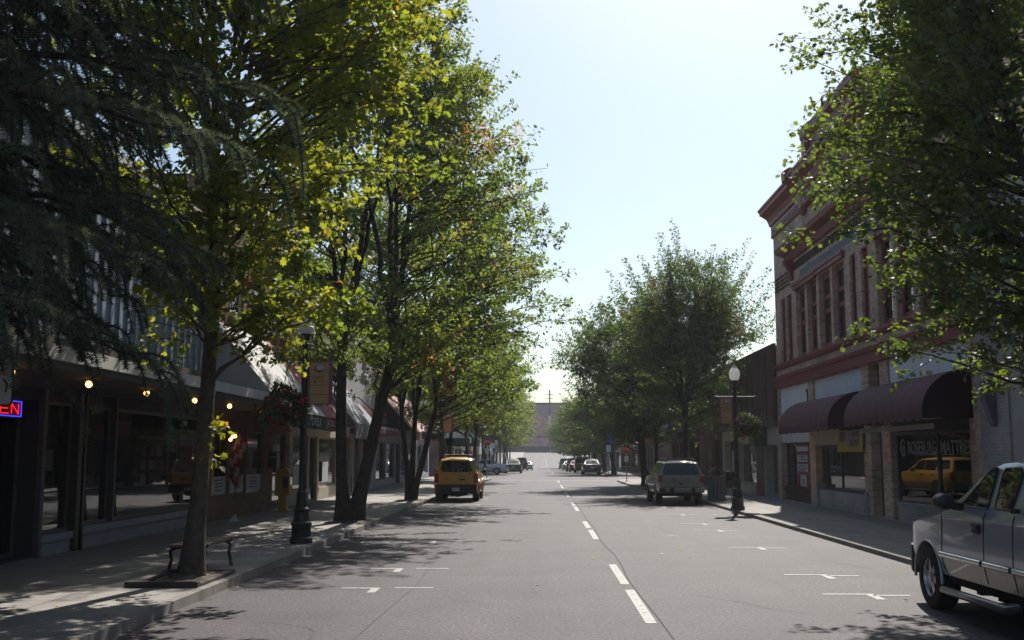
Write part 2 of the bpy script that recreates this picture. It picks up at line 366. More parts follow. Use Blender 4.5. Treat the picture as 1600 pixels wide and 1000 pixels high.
for (x_, y_, a_, n_) in ((-3.6, 12.5, .2, 9), (3.2, 13.4, 2.9, 8), (-.8, 17, 1.3, 12), (4.6, 20, .4, 7), (-2.6, 23, 2.6, 8), (2.9, 25, 1.5, 14), (.2, 29, .1, 9), (4.1, 33, 1.7, 10)): crack(x_, y_, a_, n_)
struct(sm.build('road_seams', mat('tar', (.062, .054, .058), .85, .1)))

# ================================================================ BUILDINGS
def facade(mb, X, s, y0, y1, z0, z1, ops, depth=.3, mi=0, mr=None):
    """front sheet at X with real openings and their reveals; s = +1 faces +X, -1 faces -X"""
    ys = sorted({y0, y1} | {min(max(o[i], y0), y1) for o in ops for i in (0, 1)}); zs = sorted({z0, z1} | {min(max(o[i], z0), z1) for o in ops for i in (2, 3)})
    for a, b in zip(ys[:-1], ys[1:]):
        for c, d in zip(zs[:-1], zs[1:]):
            my, mz = (a + b) / 2, (c + d) / 2
            if any(o[0] < my < o[1] and o[2] < mz < o[3] for o in ops): continue
            mb.quad((X, a, c), (X, b, c), (X, b, d), (X, a, d), mi)
    xi = X - s * depth; mr = mi if mr is None else mr
    for (a, b, c, d) in ops:
        mb.quad((X, a, c), (xi, a, c), (xi, a, d), (X, a, d), mr); mb.quad((X, b, c), (xi, b, c), (xi, b, d), (X, b, d), mr)
        mb.quad((X, a, d), (xi, a, d), (xi, b, d), (X, b, d), mr); mb.quad((X, a, c), (xi, a, c), (xi, b, c), (X, b, c), mr)
def shell_box(mb, X, s, y0, y1, z0, z1, deep=14, mi=0):
    xb = X - s * deep
    mb.quad((X, y0, z0), (xb, y0, z0), (xb, y0, z1), (X, y0, z1), mi); mb.quad((X, y1, z0), (xb, y1, z0), (xb, y1, z1), (X, y1, z1), mi)
    mb.quad((xb, y0, z0), (xb, y1, z0), (xb, y1, z1), (xb, y0, z1), mi); mb.quad((X, y0, z1 - .25), (X, y1, z1 - .25), (xb, y1, z1 - .25), (xb, y0, z1 - .25), mi)
def window(root, X, s, y0, y1, z0, z1, depth=.2, fw=.05, mull=(), trans=(), fm=None, gm=None, name='window', sill=0, sillm=None):
    xo, xi = X - s * (depth - .07), X - s * depth; fm = fm or M_WHITE
    mb = MB(); e = .002
    mb.box(xo, xi, y0 + e, y0 + fw, z0 + e, z1 - e).box(xo, xi, y1 - fw, y1 - e, z0 + e, z1 - e).box(xo, xi, y0 + fw, y1 - fw, z0 + e, z0 + fw).box(xo, xi, y0 + fw, y1 - fw, z1 - fw, z1 - e)
    for y in mull: mb.box(xo - s * .004, xi, y - fw * .45, y + fw * .45, z0 + fw, z1 - fw)
    for z in trans: mb.box(xo - s * .008, xi, y0 + fw, y1 - fw, z - fw * .45, z + fw * .45)
    f = mb.build(name, fm, root)
    MB().box(X - s * (depth - .03), X - s * (depth - .02), y0 + fw * .5, y1 - fw * .5, z0 + fw * .5, z1 - fw * .5).build('pane', gm or M_GLASS, f)
    if sill:
        MB().box(X + s * sill, X - s * .05, y0 - .08, y1 + .08, z0 - .1, z0 - .003).build('sill', sillm or fm, f)
    return f
def part(name, root, m, *boxes, bevel=0, label=None):
    mb = MB()
    for b in boxes: mb.box(*b)
    o = mb.build(name, m, root, bevel=bevel)
    if label: o['label'] = label
    return o
def shed_awning(root, s, X, y0, y1, ztop, zlow, zval, proj, m_top, m_val, ends=None, label=None, words=None, wm=None, th=.03):
    xf = X + s * proj; mb = MB()
    n = max(2, int((y1 - y0) / 1.2))
    # slope with a little sag between the frame ribs
    rows, cols = 6, n * 4; o = len(mb.v)
    for i in range(rows + 1):
        for j in range(cols + 1):
            t = i / rows; sag = -.035 * math.sin(math.pi * t) * (1 - .8 * abs(math.cos(math.pi * j / 4)))
            mb.v.append((X + s * proj * t, y0 + (y1 - y0) * j / cols, ztop + (zlow - ztop) * t + sag))
    for i in range(rows):
        for j in range(cols):
            a = o + i * (cols + 1) + j; mb.f.append((a, a + 1, a + cols + 2, a + cols + 1)); mb.m.append(0)
    o2 = len(mb.v); nn = int((y1 - y0) / .11)      # valance with a soft wavy hem
    for j in range(nn + 1):
        y = y0 + (y1 - y0) * j / nn
        mb.v += [(xf, y, zlow), (xf + s * .012 * math.sin(j * .9), y, zval + .012 * math.sin(j * 1.4))]
    for j in range(nn): mb.f.append((o2 + 2 * j, o2 + 2 * j + 1, o2 + 2 * j + 3, o2 + 2 * j + 2)); mb.m.append(1)
    for ye in (y0, y1): mb.add([(X, ye, ztop), (xf, ye, zlow), (X, ye, zlow)], [(0, 1, 2)], 2 if ends else 0)
    mats = [m_top, m_val] + ([ends] if ends else [])
    a = mb.build('awning', mats, root)
    md = a.modifiers.new('cloth', 'SOLIDIFY'); md.thickness = .012; md.offset = 0
    if label: a['label'] = label
    fr = MB(); fr.tube([(X + s * .02, y0 + .03, zlow), (xf - s * .03, y0 + .03, zlow), (xf - s * .03, y1 - .03, zlow), (X + s * .02, y1 - .03, zlow)], .018, 6); fr.build('awning_frame', M_ALU, a)
    if words:
        tb = MB()
        for (wd, ya, yb, za, zb) in words: text(tb, wd, (xf + s * .02, (ya + yb) / 2, (za + zb) / 2), (0, s, 0), (0, 0, 1), yb - ya, zb - za, .01, bold=.01)
        tb.build('lettering', wm or M_WHITE, a)
    return a

# ---- materials of the fronts
B_TAN = brick_mat('tan_brick', (.72, .48, .35), (.43, .27, .195), (.6, .5, .44), .24, .1, .012)
B_DARK = brick_mat('brown_brick', (.11, .075, .05), (.075, .05, .036), (.12, .1, .08))
B_RED = brick_mat('red_brick', (.24, .12, .085), (.19, .09, .065), (.25, .2, .17))
B_ORANGE = brick_mat('orange_brick', (.26, .14, .085), (.2, .1, .06), (.22, .17, .13))
B_WHITE = brick_mat('whitewashed_brick', (.5, .46, .46), (.43, .40, .40), (.33, .31, .31))
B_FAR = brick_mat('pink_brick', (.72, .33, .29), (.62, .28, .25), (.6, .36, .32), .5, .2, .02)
M_OX = mat('oxblood_paint', (.225, .045, .047), .55, .4, var=.2, vs=4, bump=.15)
M_OXL = mat('faded_pink_trim', (.5, .3, .32), .6, .4)
M_PANEL = mat('pale_panel', (.74, .77, .8), .6, .4, var=.08, streak=.3)
M_CREAM = mat('cream_stucco', (.43, .39, .32), .8, .3, bump=.2)
M_STUCCO = mat('grey_stucco', (.42, .40, .40), .85, .3, var=.1, bump=.4, bs=25)
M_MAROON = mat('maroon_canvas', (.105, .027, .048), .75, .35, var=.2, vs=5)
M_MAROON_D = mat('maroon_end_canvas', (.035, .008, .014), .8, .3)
M_STEELBLUE = mat('blue_grey_metal', (.27, .31, .36), .45, .5, var=.07, streak=.2)
M_SOFFIT = mat('grey_soffit', (.10, .095, .09), .8, .3)
M_BAND = mat('brown_band', (.10, .075, .06), .7, .3)
M_FASCIA = mat('pale_fascia', (.55, .53, .5), .6, .4)
M_BRONZE = mat('bronze_frame', (.06, .05, .045), .45, .5)
M_GREYF = mat('grey_frame', (.09, .09, .1), .5, .5)
M_OFFW = mat('offwhite_wood', (.27, .275, .3), .6, .4)

t_can = None
# ---------------- right: two-storey tan brick shop block
X = 9.8
bb = thing('brick_building', 'two-storey tan brick building with oxblood cornice and maroon arched awnings', 'building', (X, 34.75, .09))
narrow = [(43.15, 44.05), (42.05, 42.9), (33.45, 34.1), (32.15, 32.9), (27.1, 27.95), (26.0, 26.8)]
wide = [(39.95, 41.35), (38.3, 39.65), (36.45, 37.95), (34.75, 36.15), (30.05, 31.4), (28.4, 29.75)]
ops = [(a, b, 5.57, 8.15) for a, b in narrow + wide]
bays = [(39.97, 44.72, .09, 4.55), (33.32, 39.18, .09, 4.55), (25.12, 30.78, .09, 4.55)]
ops += bays + [(31.55, 32.6, .09, 4.55)]
mb = MB(); facade(mb, X, -1, 24.5, 45, .05, 10.95, ops, .32); shell_box(mb, X, -1, 24.5, 45, .05, 12, 14); mb.build('wall', B_TAN, bb)
part('recess', bb, B_DARK, (X + .28, X + .4, 31.5, 32.65, .09, 4.6))
for (a, b) in narrow:                               # boarded slots painted oxblood
    part('boarded_window', bb, M_OX, (X + .13, X + .2, a, b, 5.58, 8.14), (X + .08, X + .14, a, a + .1, 5.58, 8.14), (X + .08, X + .14, b - .1, b, 5.58, 8.14))
for (a, b) in wide: window(bb, X, -1, a, b, 5.57, 8.15, .24, .17, (), (6.85, 7.35), M_OX)
part('lintel', bb, M_OX, (X - .1, X + .05, 38.15, 41.5, 8.15, 8.38), (X - .14, X - .1, 38.05, 41.6, 8.3, 8.42)); part('lintel', bb, M_OX, (X - .1, X + .05, 34.6, 38.1, 8.2, 8.43), (X - .14, X - .1, 34.55, 38.0, 8.35, 8.47)); part('lintel', bb, M_OX, (X - .1, X + .05, 28.25, 31.55, 8.15, 8.38))
mb = MB(); mb.ext_y([(X + .01, 5.3), (X - .1, 5.36), (X - .16, 5.45), (X - .16, 5.52), (X + .02, 5.565)], 25.4, 44.9); mb.build('sill_course', M_OX, bb)
mb = MB(); mb.ext_y([(X + .01, 4.58), (X - .1, 4.58), (X - .12, 4.86), (X - .22, 4.92), (X - .24, 5.02), (X + .01, 5.06)], 24.55, 45.05); mb.build('belt_course', M_OX, bb)
# hood over the middle, bracketed at its ends, dentil brick and a faded painted band below it
mb = MB(); mb.ext_y([(X + .01, 9.35), (X - .12, 9.38), (X - .2, 9.6), (X - .5, 9.7), (X - .56, 9.86), (X + .01, 9.95)], 26.6, 42.4)
for yb in (41.6, 26.9):
    mb.ext_y([(X + .01, 8.6), (X - .08, 8.62), (X - .16, 9.0), (X - .36, 9.36), (X + .01, 9.36)], yb, yb + .35)
mb.build('hood_cornice', M_OX, bb)
mb = MB()
for i in range(56): mb.box(X - .035, X + .02, 27.6 + i * .25, 27.7 + i * .25, 8.93, 9.24)
mb.build('dentil_course', B_DARK, bb)
part('painted_band', bb, mat('faded_blue_paint', (.17, .2, .22), .8, .3, var=.3, vs=6), (X - .004, X + .02, 31, 40.6, 8.56, 8.8))
for y in (42.25, 43.15, 44.05):
    mb = MB()
    for k in range(4): mb.box(X - .05, X + .02, y, y + .68, 8.52 + k * .16, 8.6 + k * .16)
    mb.build('brick_vent', B_DARK, bb)
# main cornice
def cornice(y0, y1, px, name='cornice'):
    mb = MB(); mb.ext_y([(X + .3, 10.9), (X - .02 - px, 10.9), (X - .08 - px, 10.98), (X - .06 - px, 11.02), (X - .06 - px, 11.4), (X - .14 - px, 11.44), (X - .16 - px, 11.55), (X - .25 - px, 11.72), (X - .46 - px, 11.86), (X - .52 - px, 11.88), (X - .54 - px, 12.0), (X - .6 - px, 12.04), (X - .6 - px, 12.12), (X + .3, 12.18)], y0, y1)
    c = mb.build(name, M_OX, bb); mb = MB(); n = int((y1 - y0 - .3) / .42)
    for i in range(n):                              # swag ornaments along the frieze
        yc = y0 + .3 + i * .42; mb.tube([(X - .085 - px, yc + .15 * math.cos(a), 11.28 + .19 * math.sin(a)) for a in [math.pi * (1 + k / 6) for k in range(7)]], .028, 5)
    if n > 1: mb.box(X - .075 - px, X - .055 - px, y0 + .1, y1 - .1, 11.29, 11.36)
    mb.build('swag_frieze', M_OXL, c); return c
cornice(39.7, 45.12, 0); cornice(29.9, 39.2, .14); cornice(24.45, 29.4, 0)
for y in (39.2, 29.4):
    mb = MB(); mb.ext_y([(X + .3, 10.7), (X - .1, 10.7), (X - .22, 10.95), (X - .22, 11.45), (X - .4, 11.75), (X - .78, 11.95), (X - .8, 12.3), (X - .6, 12.42), (X + .3, 12.42)], y, y + .5); mb.build('cornice_bracket', M_OX, bb)
mb = MB(); mb.ext_y([(X + .3, 12.18), (X - .3, 12.18), (X - .3, 12.9), (X - .5, 13.05), (X - .52, 13.3), (X + .3, 13.36)], 31.2, 37.9); mb.ext_y([(X + .3, 12.2), (X - .45, 12.2), (X - .45, 13.5), (X - .1, 13.75), (X + .3, 13.5)], 37.4, 37.95); mb.build('pediment', M_OX, bb)
# shop fronts
M_CORR = mat('corrugated_panel', (.72, .76, .8), .55, .4, var=.05)
def ribbed(root, y0, y1, z0, z1, m, name='sign_panel', rib=.1):
    mb = MB(); mb.box(X + .06, X + .1, y0, y1, z0, z1); n = int((y1 - y0) / rib)
    for i in range(n): mb.box(X + .05, X + .0605, y0 + i * rib, y0 + i * rib + rib * .55, z0 + .01, z1 - .01)
    return mb.build(name, m, root)
part('sign_panel', bb, M_PANEL, (X + .05, X + .1, 40.0, 44.7, 2.75, 4.54)); part('sign_panel', bb, mat('white_board', (.52, .53, .54), .6), (X + .03, X + .07, 40.05, 44.65, 2.36, 2.72))
ribbed(bb, 33.35, 39.15, 2.78, 4.54, M_CORR); part('sign_panel', bb, M_PANEL, (X + .05, X + .1, 25.15, 30.75, 2.78, 4.54))
part('cable', bb, M_BLACK, (X + .0, X + .045, 40.1, 40.16, 3.6, 4.3), (X - .02, X + .045, 40.05, 40.3, 4.2, 4.26))
window(bb, X, -1, 39.99, 44.7, .62, 2.34, .3, .07, (42.9, 40.5), (), M_GREYF); part('bulkhead', bb, B_DARK, (X + .12, X + .3, 39.98, 44.71, .09, .6))
window(bb, X, -1, 33.34, 39.16, .7, 2.2, .3, .07, (36.7, 38.6), (), M_GREYF); part('bulkhead', bb, B_WHITE, (X + .02, X + .3, 33.33, 39.17, .09, .68)); part('transom', bb, M_CREAM, (X - .02, X + .2, 35.9, 39.1, 2.22, 2.74))
part('transom', bb, mat('dark_transom', (.02, .02, .02)), (X + .2, X + .3, 33.33, 35.88, 2.2, 2.78))
part('white_pier_base', bb, B_WHITE, (X - .06, X + .3, 38.9, 39.3, .09, .85)); part('white_pier_base', bb, B_WHITE, (X - .06, X + .3, 33.0, 33.3, .09, .75))
# third bay: glazing set on a slant between the piers
def slant(s_, off=0.): return (X + .1 + .156 * s_ - .988 * off, 30.5 - .988 * s_ - .156 * off)
def slab(mb, s0, s1, z0, z1, o0, o1, mi=0):
    mb.ext_z([slant(s0, o0), slant(s1, o0), slant(s1, o1), slant(s0, o1)], z0, z1, mi)
mb = MB(); L3 = 5.3
for (a, b) in ((0, .06), (2.19, 2.25), (4.05, 4.1), (L3 - .06, L3)): slab(mb, a, b, .66, 2.42, -.02, .05)
slab(mb, .06, L3, .6, .66, -.02, .05); slab(mb, .06, L3, 2.42, 2.5, -.02, .05); f = mb.build('display_window', M_GREYF, bb)
mb = MB(); slab(mb, .03, L3 - .03, .64, 2.45, -.012, 0); mb.build('pane', glass_mat('mirror_glass', (.006, .008, .009), 1.0, .008), f)
mb = MB(); slab(mb, 0, L3, .09, .598, -.06, .06); slab(mb, 0, L3, .52, .5985, .06, .09); mb.build('bulkhead', B_WHITE, bb)
mb = MB(); slab(mb, -.2, L3 + .3, 2.502, 2.72, -.06, .04); mb.box(X + .03, X + .12, 25.2, 30.7, 2.62, 2.78); mb.build('transom', mat('dark_wood', (.03, .02, .02)), bb)
mb = MB()                                          # corrugated cream flashing under the awning
for i in range(46): mb.box(X - .9, X - .86, 25.0 + i * .12, 25.07 + i * .12, 2.5, 2.6)
mb.box(X - .86, X - .84, 25.0, 30.5, 2.48, 2.61); mb.build('flashing', M_CREAM, bb)
tb = MB(); n_ = Vector((-.988, -.156, 0)); r_ = Vector((.156, -.988, 0))
def sp(s_, z, o=.012): p = slant(s_, o); return (p[0], p[1], z)
text(tb, 'ROSEBURG', sp(1.36, 2.08), r_, (0, 0, 1), 1.5, .36, .004, bold=.02); tb.build('lettering', mat('window_lettering', (.36, .35, .36), .7), f); tb = MB(); text(tb, 'MATTRESS', sp(3.12, 2.08), r_, (0, 0, 1), 1.6, .36, .004, bold=.02); tb.build('lettering', mat('window_lettering', (.36, .35, .36), .7), f)
mb = MB()                                          # the crescent-like emblem at the head of the name
c0 = Vector(sp(.33, 2.08))
ring = [(math.cos(a) * .15, math.sin(a) * .24) for a in np.linspace(.5, 5.9, 22)]; rin = [(math.cos(a) * .105 + .015, math.sin(a) * .19) for a in np.linspace(.5, 5.9, 22)]
vs = [c0 + r_ * a + Vector((0, 0, b)) for a, b in ring] + [c0 + r_ * a + Vector((0, 0, b)) for a, b in rin]
mb.add(vs, [(i, i + 1, 23 + i, 22 + i) for i in range(21)]); mb.add([c0 + r_ * a + Vector((0, 0, b)) for a, b in ((.02, .12), (.1, .02), (.07, -.1), (.01, -.02))], [(0, 1, 2, 3)])
mb.build('emblem', MATS['window_lettering'], f)
mb = MB(); mb.add([c0 + r_ * a + Vector((0, 0, b)) + n_ * .001 for a, b in ((-.08, .02), (.0, -.03), (.06, -.16), (-.03, -.19), (-.09, -.1))], [(0, 1, 2, 3, 4)]); mb.build('emblem_patch', mat('teal_patch', (.05, .12, .15)), f)
part('window_sticker', bb, mat('pink_paper', (.5, .22, .24)), (X - .012, X - .003, 24.8, 25.05, 2.2, 2.42))
# arched canvas awnings
def arched(y0, y1, zl, zt, proj, zs):
    mb = MB(); nr = 10; prof = [(X - proj * math.cos(a), zl + (zt - zl) * math.sin(a)) for a in np.linspace(0, math.pi / 2, nr + 1)]
    n = max(6, int((y1 - y0) / .16)); o = 0
    for j in range(n + 1):
        y = y0 + (y1 - y0) * j / n; seamd = -.014 if j % 4 == 0 else 0
        for (x, z) in prof: mb.v.append((x - seamd * (X - x) / proj, y, z + seamd))
    for j in range(n):
        for i in range(nr): a = j * (nr + 1) + i; mb.f.append((a, a + 1, a + nr + 2, a + nr + 1)); mb.m.append(0)
    for y in (y0, y1):
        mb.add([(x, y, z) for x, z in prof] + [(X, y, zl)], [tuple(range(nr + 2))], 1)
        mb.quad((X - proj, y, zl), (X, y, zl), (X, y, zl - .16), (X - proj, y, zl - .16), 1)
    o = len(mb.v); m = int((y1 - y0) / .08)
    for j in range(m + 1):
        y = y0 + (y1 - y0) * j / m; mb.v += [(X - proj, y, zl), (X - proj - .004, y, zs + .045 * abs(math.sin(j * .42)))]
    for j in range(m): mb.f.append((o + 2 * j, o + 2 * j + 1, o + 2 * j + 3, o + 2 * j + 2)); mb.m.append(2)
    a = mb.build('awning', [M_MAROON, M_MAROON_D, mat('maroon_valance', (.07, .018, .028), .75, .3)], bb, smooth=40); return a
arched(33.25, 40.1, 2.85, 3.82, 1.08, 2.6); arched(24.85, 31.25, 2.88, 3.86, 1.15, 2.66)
# things hung in and on the shop windows
t = thing('poster_board', 'tall dark red poster board with white notices in the far storefront window', 'poster', (X + .2, 41.7, .66))
part('board', t, mat('dark_red_board', (.17, .025, .03), .6), (X + .16, X + .19, 40.65, 42.8, .66, 2.3))
M_PAPER = mat('white_paper', (.5, .5, .52), .7, .3)
for (a, b, c, d) in ((41.0, 42.6, 1.62, 1.88), (41.0, 42.6, 1.25, 1.54), (40.9, 42.75, 2.02, 2.2)): part('notice', t, M_PAPER, (X + .15, X + .158, a, b, c, d))
tb = MB(); tb.prism([(41.2, .68), (42.2, .72), (42.1, 1.14), (41.25, 1.12)], lambda p: (X + .15, p[0], p[1]), lambda p: (X + .158, p[0], p[1])); tb.build('notice', M_PAPER, t)
tb = MB(); k = 0
for (z, a, b) in ((1.82, 41.3, 42.3), (1.72, 41.2, 42.2), (1.47, 41.2, 42.4), (1.38, 41.1, 42.4), (1.3, 41.3, 42.3), (.95, 41.5, 41.95), (.86, 41.5, 41.9), (.8, 41.55, 41.9)): tb.box(X + .144, X + .149, a, b, z - .02, z + .02)
tb.build('print_lines', mat('purple_print', (.08, .06, .13)), t)
t = thing('poster', 'yellow and grey poster hung under the nearer end of the far maroon awning', 'poster', (X - .1, 34.5, 2.0))
part('sheet', t, mat('yellow_poster', (.42, .34, .05), .6), (X - .1, X - .085, 33.1, 35.9, 1.98, 2.66)); part('grey_field', t, mat('grey_poster_field', (.3, .3, .36), .6), (X - .106, X - .1015, 33.5, 34.9, 2.15, 2.64)); part('maroon_field', t, mat('maroon_poster_field', (.16, .06, .07)), (X - .106, X - .1015, 35.0, 35.6, 2.3, 2.62))
tb = MB(); 
text(tb, 'INS', (X - .107, 33.75, 2.53), (0, -1, 0), (0, 0, 1), .8, .16, .003, bold=.02); text(tb, 'BUST', (X - .107, 33.85, 2.26), (0, -1, 0), (0, 0, 1), .95, .2, .003, bold=.02); tb.build('lettering', mat('navy_print', (.03, .03, .07)), t)

# ---------------- right: painted brick and stucco neighbour
t = thing('stucco_building', 'pale grey building of whitewashed brick and stucco behind the silver pickup', 'building', (X, 15, .09))
mb = MB(); facade(mb, X + .03, -1, 4, 24.49, .05, 8.2, [(19.2, 22.2, 1.0, 2.12), (8, 16, .5, 2.8)], .25); shell_box(mb, X + .03, -1, 4, 24.49, .05, 8.4, 14); mb.build('wall', M_STUCCO, t)
part('brick_pier', t, B_WHITE, (X - .02, X + .2, 22.95, 24.44, .05, 8.3)); part('trim', t, M_STUCCO, (X - .03, X + .05, 4.1, 22.9, 3.95, 4.05)); part('cap', t, M_FASCIA, (X - .1, X + .3, 4, 24.48, 8.21, 8.45))
window(t, X + .03, -1, 19.2, 22.2, 1.0, 2.12, .2, .06, (20.7,), (), M_BRONZE); window(t, X + .03, -1, 8, 16, .5, 2.8, .2, .07, (10, 12, 14), (), M_BRONZE)
mb = MB(); mb.ext_y([(X - .02, 3.5), (X - .3, 3.5), (X - .3, 3.2), (X - .12, 2.55), (X - .02, 2.5)], 23.5, 23.75); mb.build('hanging_bracket', mat('grey_steel', (.15, .15, .17), .5), t, bevel=.02)

# ---------------- right: maroon metal-clad shop, brown brick shops further on
M_MAROON_W = mat('maroon_cladding', (.085, .032, .03), .6, .4, var=.12, streak=.1)
t = thing('maroon_building', 'low dark maroon metal-clad building between brick block and street tree', 'building', (X, 51, .09))
mb = MB(); facade(mb, X, -1, 45.02, 59, .05, 6.35, [(45.4, 47.9, .09, 2.3), (49.9, 54.8, .5, 2.5), (55.2, 58.4, .09, 2.6)], .5); shell_box(mb, X, -1, 45.02, 59, .05, 6.4, 14); mb.build('wall', M_CREAM, t)
mb = MB(); mb.box(X - .12, X - .002, 45.1, 58.95, 3.35, 6.5)
for i in range(10): mb.box(X - .15, X - .119, 45.3 + i * 1.45, 45.4 + i * 1.45, 3.36, 6.49)
mb.build('cladding', M_MAROON_W, t); part('trim_band', t, mat('dark_green_trim', (.03, .045, .04), .6), (X - .2, X - .003, 45.15, 58.9, 3.1, 3.34))
part('wall_panel', t, mat('brown_panel', (.09, .055, .04), .7), (X - .05, X - .002, 48.2, 49.7, .1, 2.9)); part('wall_panel', t, MATS['brown_panel'], (X - .05, X - .002, 54.9, 55.15, .1, 2.9))
window(t, X, -1, 49.9, 54.8, .5, 2.5, .35, .09, (), (), M_CREAM, glass_mat('teal_glass', (.02, .05, .055), .6)); part('planter_wall', t, M_CREAM, (X - .1, X + .3, 49.8, 54.9, .09, .48))
window(t, X, -1, 45.4, 47.9, .12, 2.3, .4, .1, (46.9,), (), M_OFFW, name='door'); window(t, X, -1, 55.2, 58.4, .12, 2.6, .4, .1, (56.4, 57.2), (), M_BRONZE, name='door')
part('door_notice', t, M_PAPER, (X + .3, X + .31, 57.35, 57.95, .9, 2.1)); part('awning', t, M_BLACK, (X - .55, X - .01, 47.4, 48.6, 2.25, 3.05))
t2 = thing('rooftop_unit', 'pale blue box unit on roof behind the maroon building', 'rooftop unit', (14.5, 66, 6.1)); part('casing', t2, mat('pale_blue_steel', (.4, .47, .55), .4), (13.6, 15.6, 65, 68, 6.15, 8.05)); part('flue', t2, M_ALU, (14, 14.4, 66, 66.4, 8.052, 8.5)); part('base_frame', t2, M_BLACK, (13.5, 15.7, 64.9, 68.1, 6.0, 6.148))
t = thing('dark_brick_building', 'dark brown brick shop row with flat concrete canopy behind the tan SUV', 'building', (X, 70, .09))
mb = MB(); facade(mb, X, -1, 59.02, 82.5, .05, 6.1, [(60, 61.6, .5, 2.7), (67, 72, .4, 2.7), (73, 77, .4, 2.7), (78, 81.5, .4, 2.7)], .5); shell_box(mb, X, -1, 59.02, 82.5, .05, 6.2, 14); mb.build('wall', B_DARK, t)
for (a, b) in ((60, 61.6), (67, 72), (73, 77), (78, 81.5)): window(t, X, -1, a, b, .4 if a > 60 else .5, 2.7, .35, .08, ((a + b) / 2,), (), M_GREYF)
part('canopy', t, M_SOFFIT, (X - 1.5, X - .003, 66.5, 82, 2.95, 3.25)); part('cap', t, M_BAND, (X - .1, X + .3, 59.1, 82.5, 6.21, 6.4)); part('pilaster', t, B_RED, (X - .12, X - .003, 61.8, 66.3, .09, 5.9))
M_BLUE = mat('blue_board', (.03, .07, .3), .5)
part('shop_sign', t, M_BLUE, (X - .6, X - .4, 79, 81.8, 3.7, 4.2)); part('sign_stripe', t, M_FASCIA, (X - .62, X - .61, 79.2, 81.5, 3.86, 4.05))
def terrace(X, s, y0, y1, z1, wallm, label, name='shop_building', floors=2, wn=4, fm=None, n_open=3, capm=None, low=None):
    """a simpler two-storey shop further off"""
    base = gz((y0 + y1) / 2); zb = base - 1.2
    t = thing(name, label, 'building', (X, (y0 + y1) / 2, base)); ops = []; L_ = y1 - y0
    for i in range(n_open): ops.append((y0 + .4 + i * L_ / n_open, y0 - .4 + (i + 1) * L_ / n_open, base + .55, base + 2.6))
    if floors > 1:
        for i in range(wn): c = y0 + (i + .5) * L_ / wn; ops.append((c - .55, c + .55, base + 5.6, base + 7.5))
    mb = MB(); facade(mb, X, s, y0, y1, zb, z1, ops, .35); shell_box(mb, X, s, y0, y1, zb, z1 + .15, 12); mb.build('wall', wallm, t)
    for i, o in enumerate(ops): window(t, X, s, *o, .25, .08, ((o[0] + o[1]) / 2,) if i < n_open else (), () if i < n_open else ((o[2] + o[3]) / 2,), fm or M_OFFW, sill=0 if i < n_open else .08)
    part('cap', t, capm or M_FASCIA, (X + s * .14, X - s * .3, y0 + .01, y1 - .01, z1 + .151, z1 + .4)); return t
# notices, stickers and dim display boards on the glass of the shops
def stick(root, X_, s_, items, nm='window_notice'):
    for (a, b, c, d, m) in items: part(nm, root, m, (X_ + s_ * .004, X_ + s_ * .009, a, b, c, d))
# ---------------- right, beyond the cross street
t = terrace(9.9, -1, 96, 112, 6.2, B_RED, 'low red brick corner shop behind the far lamp post with the blue banner'); shed_awning(t, -1, 9.9, 98, 103, 3.6, 2.9, 2.6, 1.2, mat('bright_red_canvas', (.4, .05, .05)), M_WHITE, label='red awning with white valance')
terrace(9.9, -1, 112.05, 135, 7.2, B_DARK, 'dark brick shop past the red corner shop', wn=5); terrace(9.9, -1, 135.05, 165, 6.2, M_STUCCO, 'pale stucco shop halfway up the far block', wn=6); terrace(9.9, -1, 165.1, 215, 7.5, B_RED, 'long red brick building at far end of the right-hand row', wn=8, n_open=7)

# ================================================================ LEFT SIDE
XL = -8.8
t = thing('canopy_building', 'blue-grey metal-clad shop with long flat canopy and dark glass front', 'building', (XL, 16, .12)); LA = t_can = t
mb = MB(); facade(mb, XL, 1, 1, 28.45, .05, 3.2, [(9, 18.8, .16, 2.85), (18.95, 20.2, .5, 2.85), (20.65, 22.05, .55, 2.85), (22.15, 28.1, .55, 2.85)], .4); mb.build('wall', mat('charcoal_render', (.055, .052, .055), .8, .3), t)
mb = MB(); mb.box(XL - .02, XL - 12, 1, 28.45, 3.2, 7.9)
for i in range(60): mb.box(XL - .0205, XL + .02, 1.2 + i * .456, 1.25 + i * .456, 4.02, 7.9)
mb.build('metal_cladding', M_STEELBLUE, t); part('parapet_cap', t, M_FASCIA, (XL + .12, XL - .4, 1, 28.5, 7.901, 8.1)); part('sign_band', t, M_BAND, (XL + .12, XL - .019, 1, 28.4, 3.35, 4.0))
cp = part('canopy', t, M_SOFFIT, (-6.52, XL + .002, 1, 28.5, 3.06, 3.24)); part('fascia', cp, M_FASCIA, (-6.46, -6.519, .98, 28.55, 3.16, 3.36)); part('canopy_roof', cp, M_BAND, (-6.53, XL + .13, 1, 28.45, 3.2405, 3.3))
window(t, XL, 1, 9, 18.8, .16, 2.85, .38, .06, (11, 13, 15, 17), (), M_GREYF); window(t, XL, 1, 18.95, 20.2, .5, 2.85, .08, .06, (), (), M_GREYF); window(t, XL, 1, 20.65, 22.05, .55, 2.85, .08, .06, (), (), M_GREYF); window(t, XL, 1, 22.15, 28.1, .55, 2.85, .08, .07, (), (), M_GREYF)
part('post', t, M_GREYF, (XL + .1, XL - .05, 18.82, 18.95, .1, 3.05)); part('post', t, M_BRONZE, (XL + .12, XL - .05, 20.25, 20.42, .1, 3.05)); part('downpipe', t, M_BLACK, (XL + .14, XL + .02, 20.48, 20.58, .1, 3.05)); part('post', t, M_OFFW, (XL + .08, XL - .05, 28.12, 28.44, .1, 3.05)); part('post', t, M_GREYF, (XL + .1, XL - .05, 22.06, 22.14, .55, 3.05))
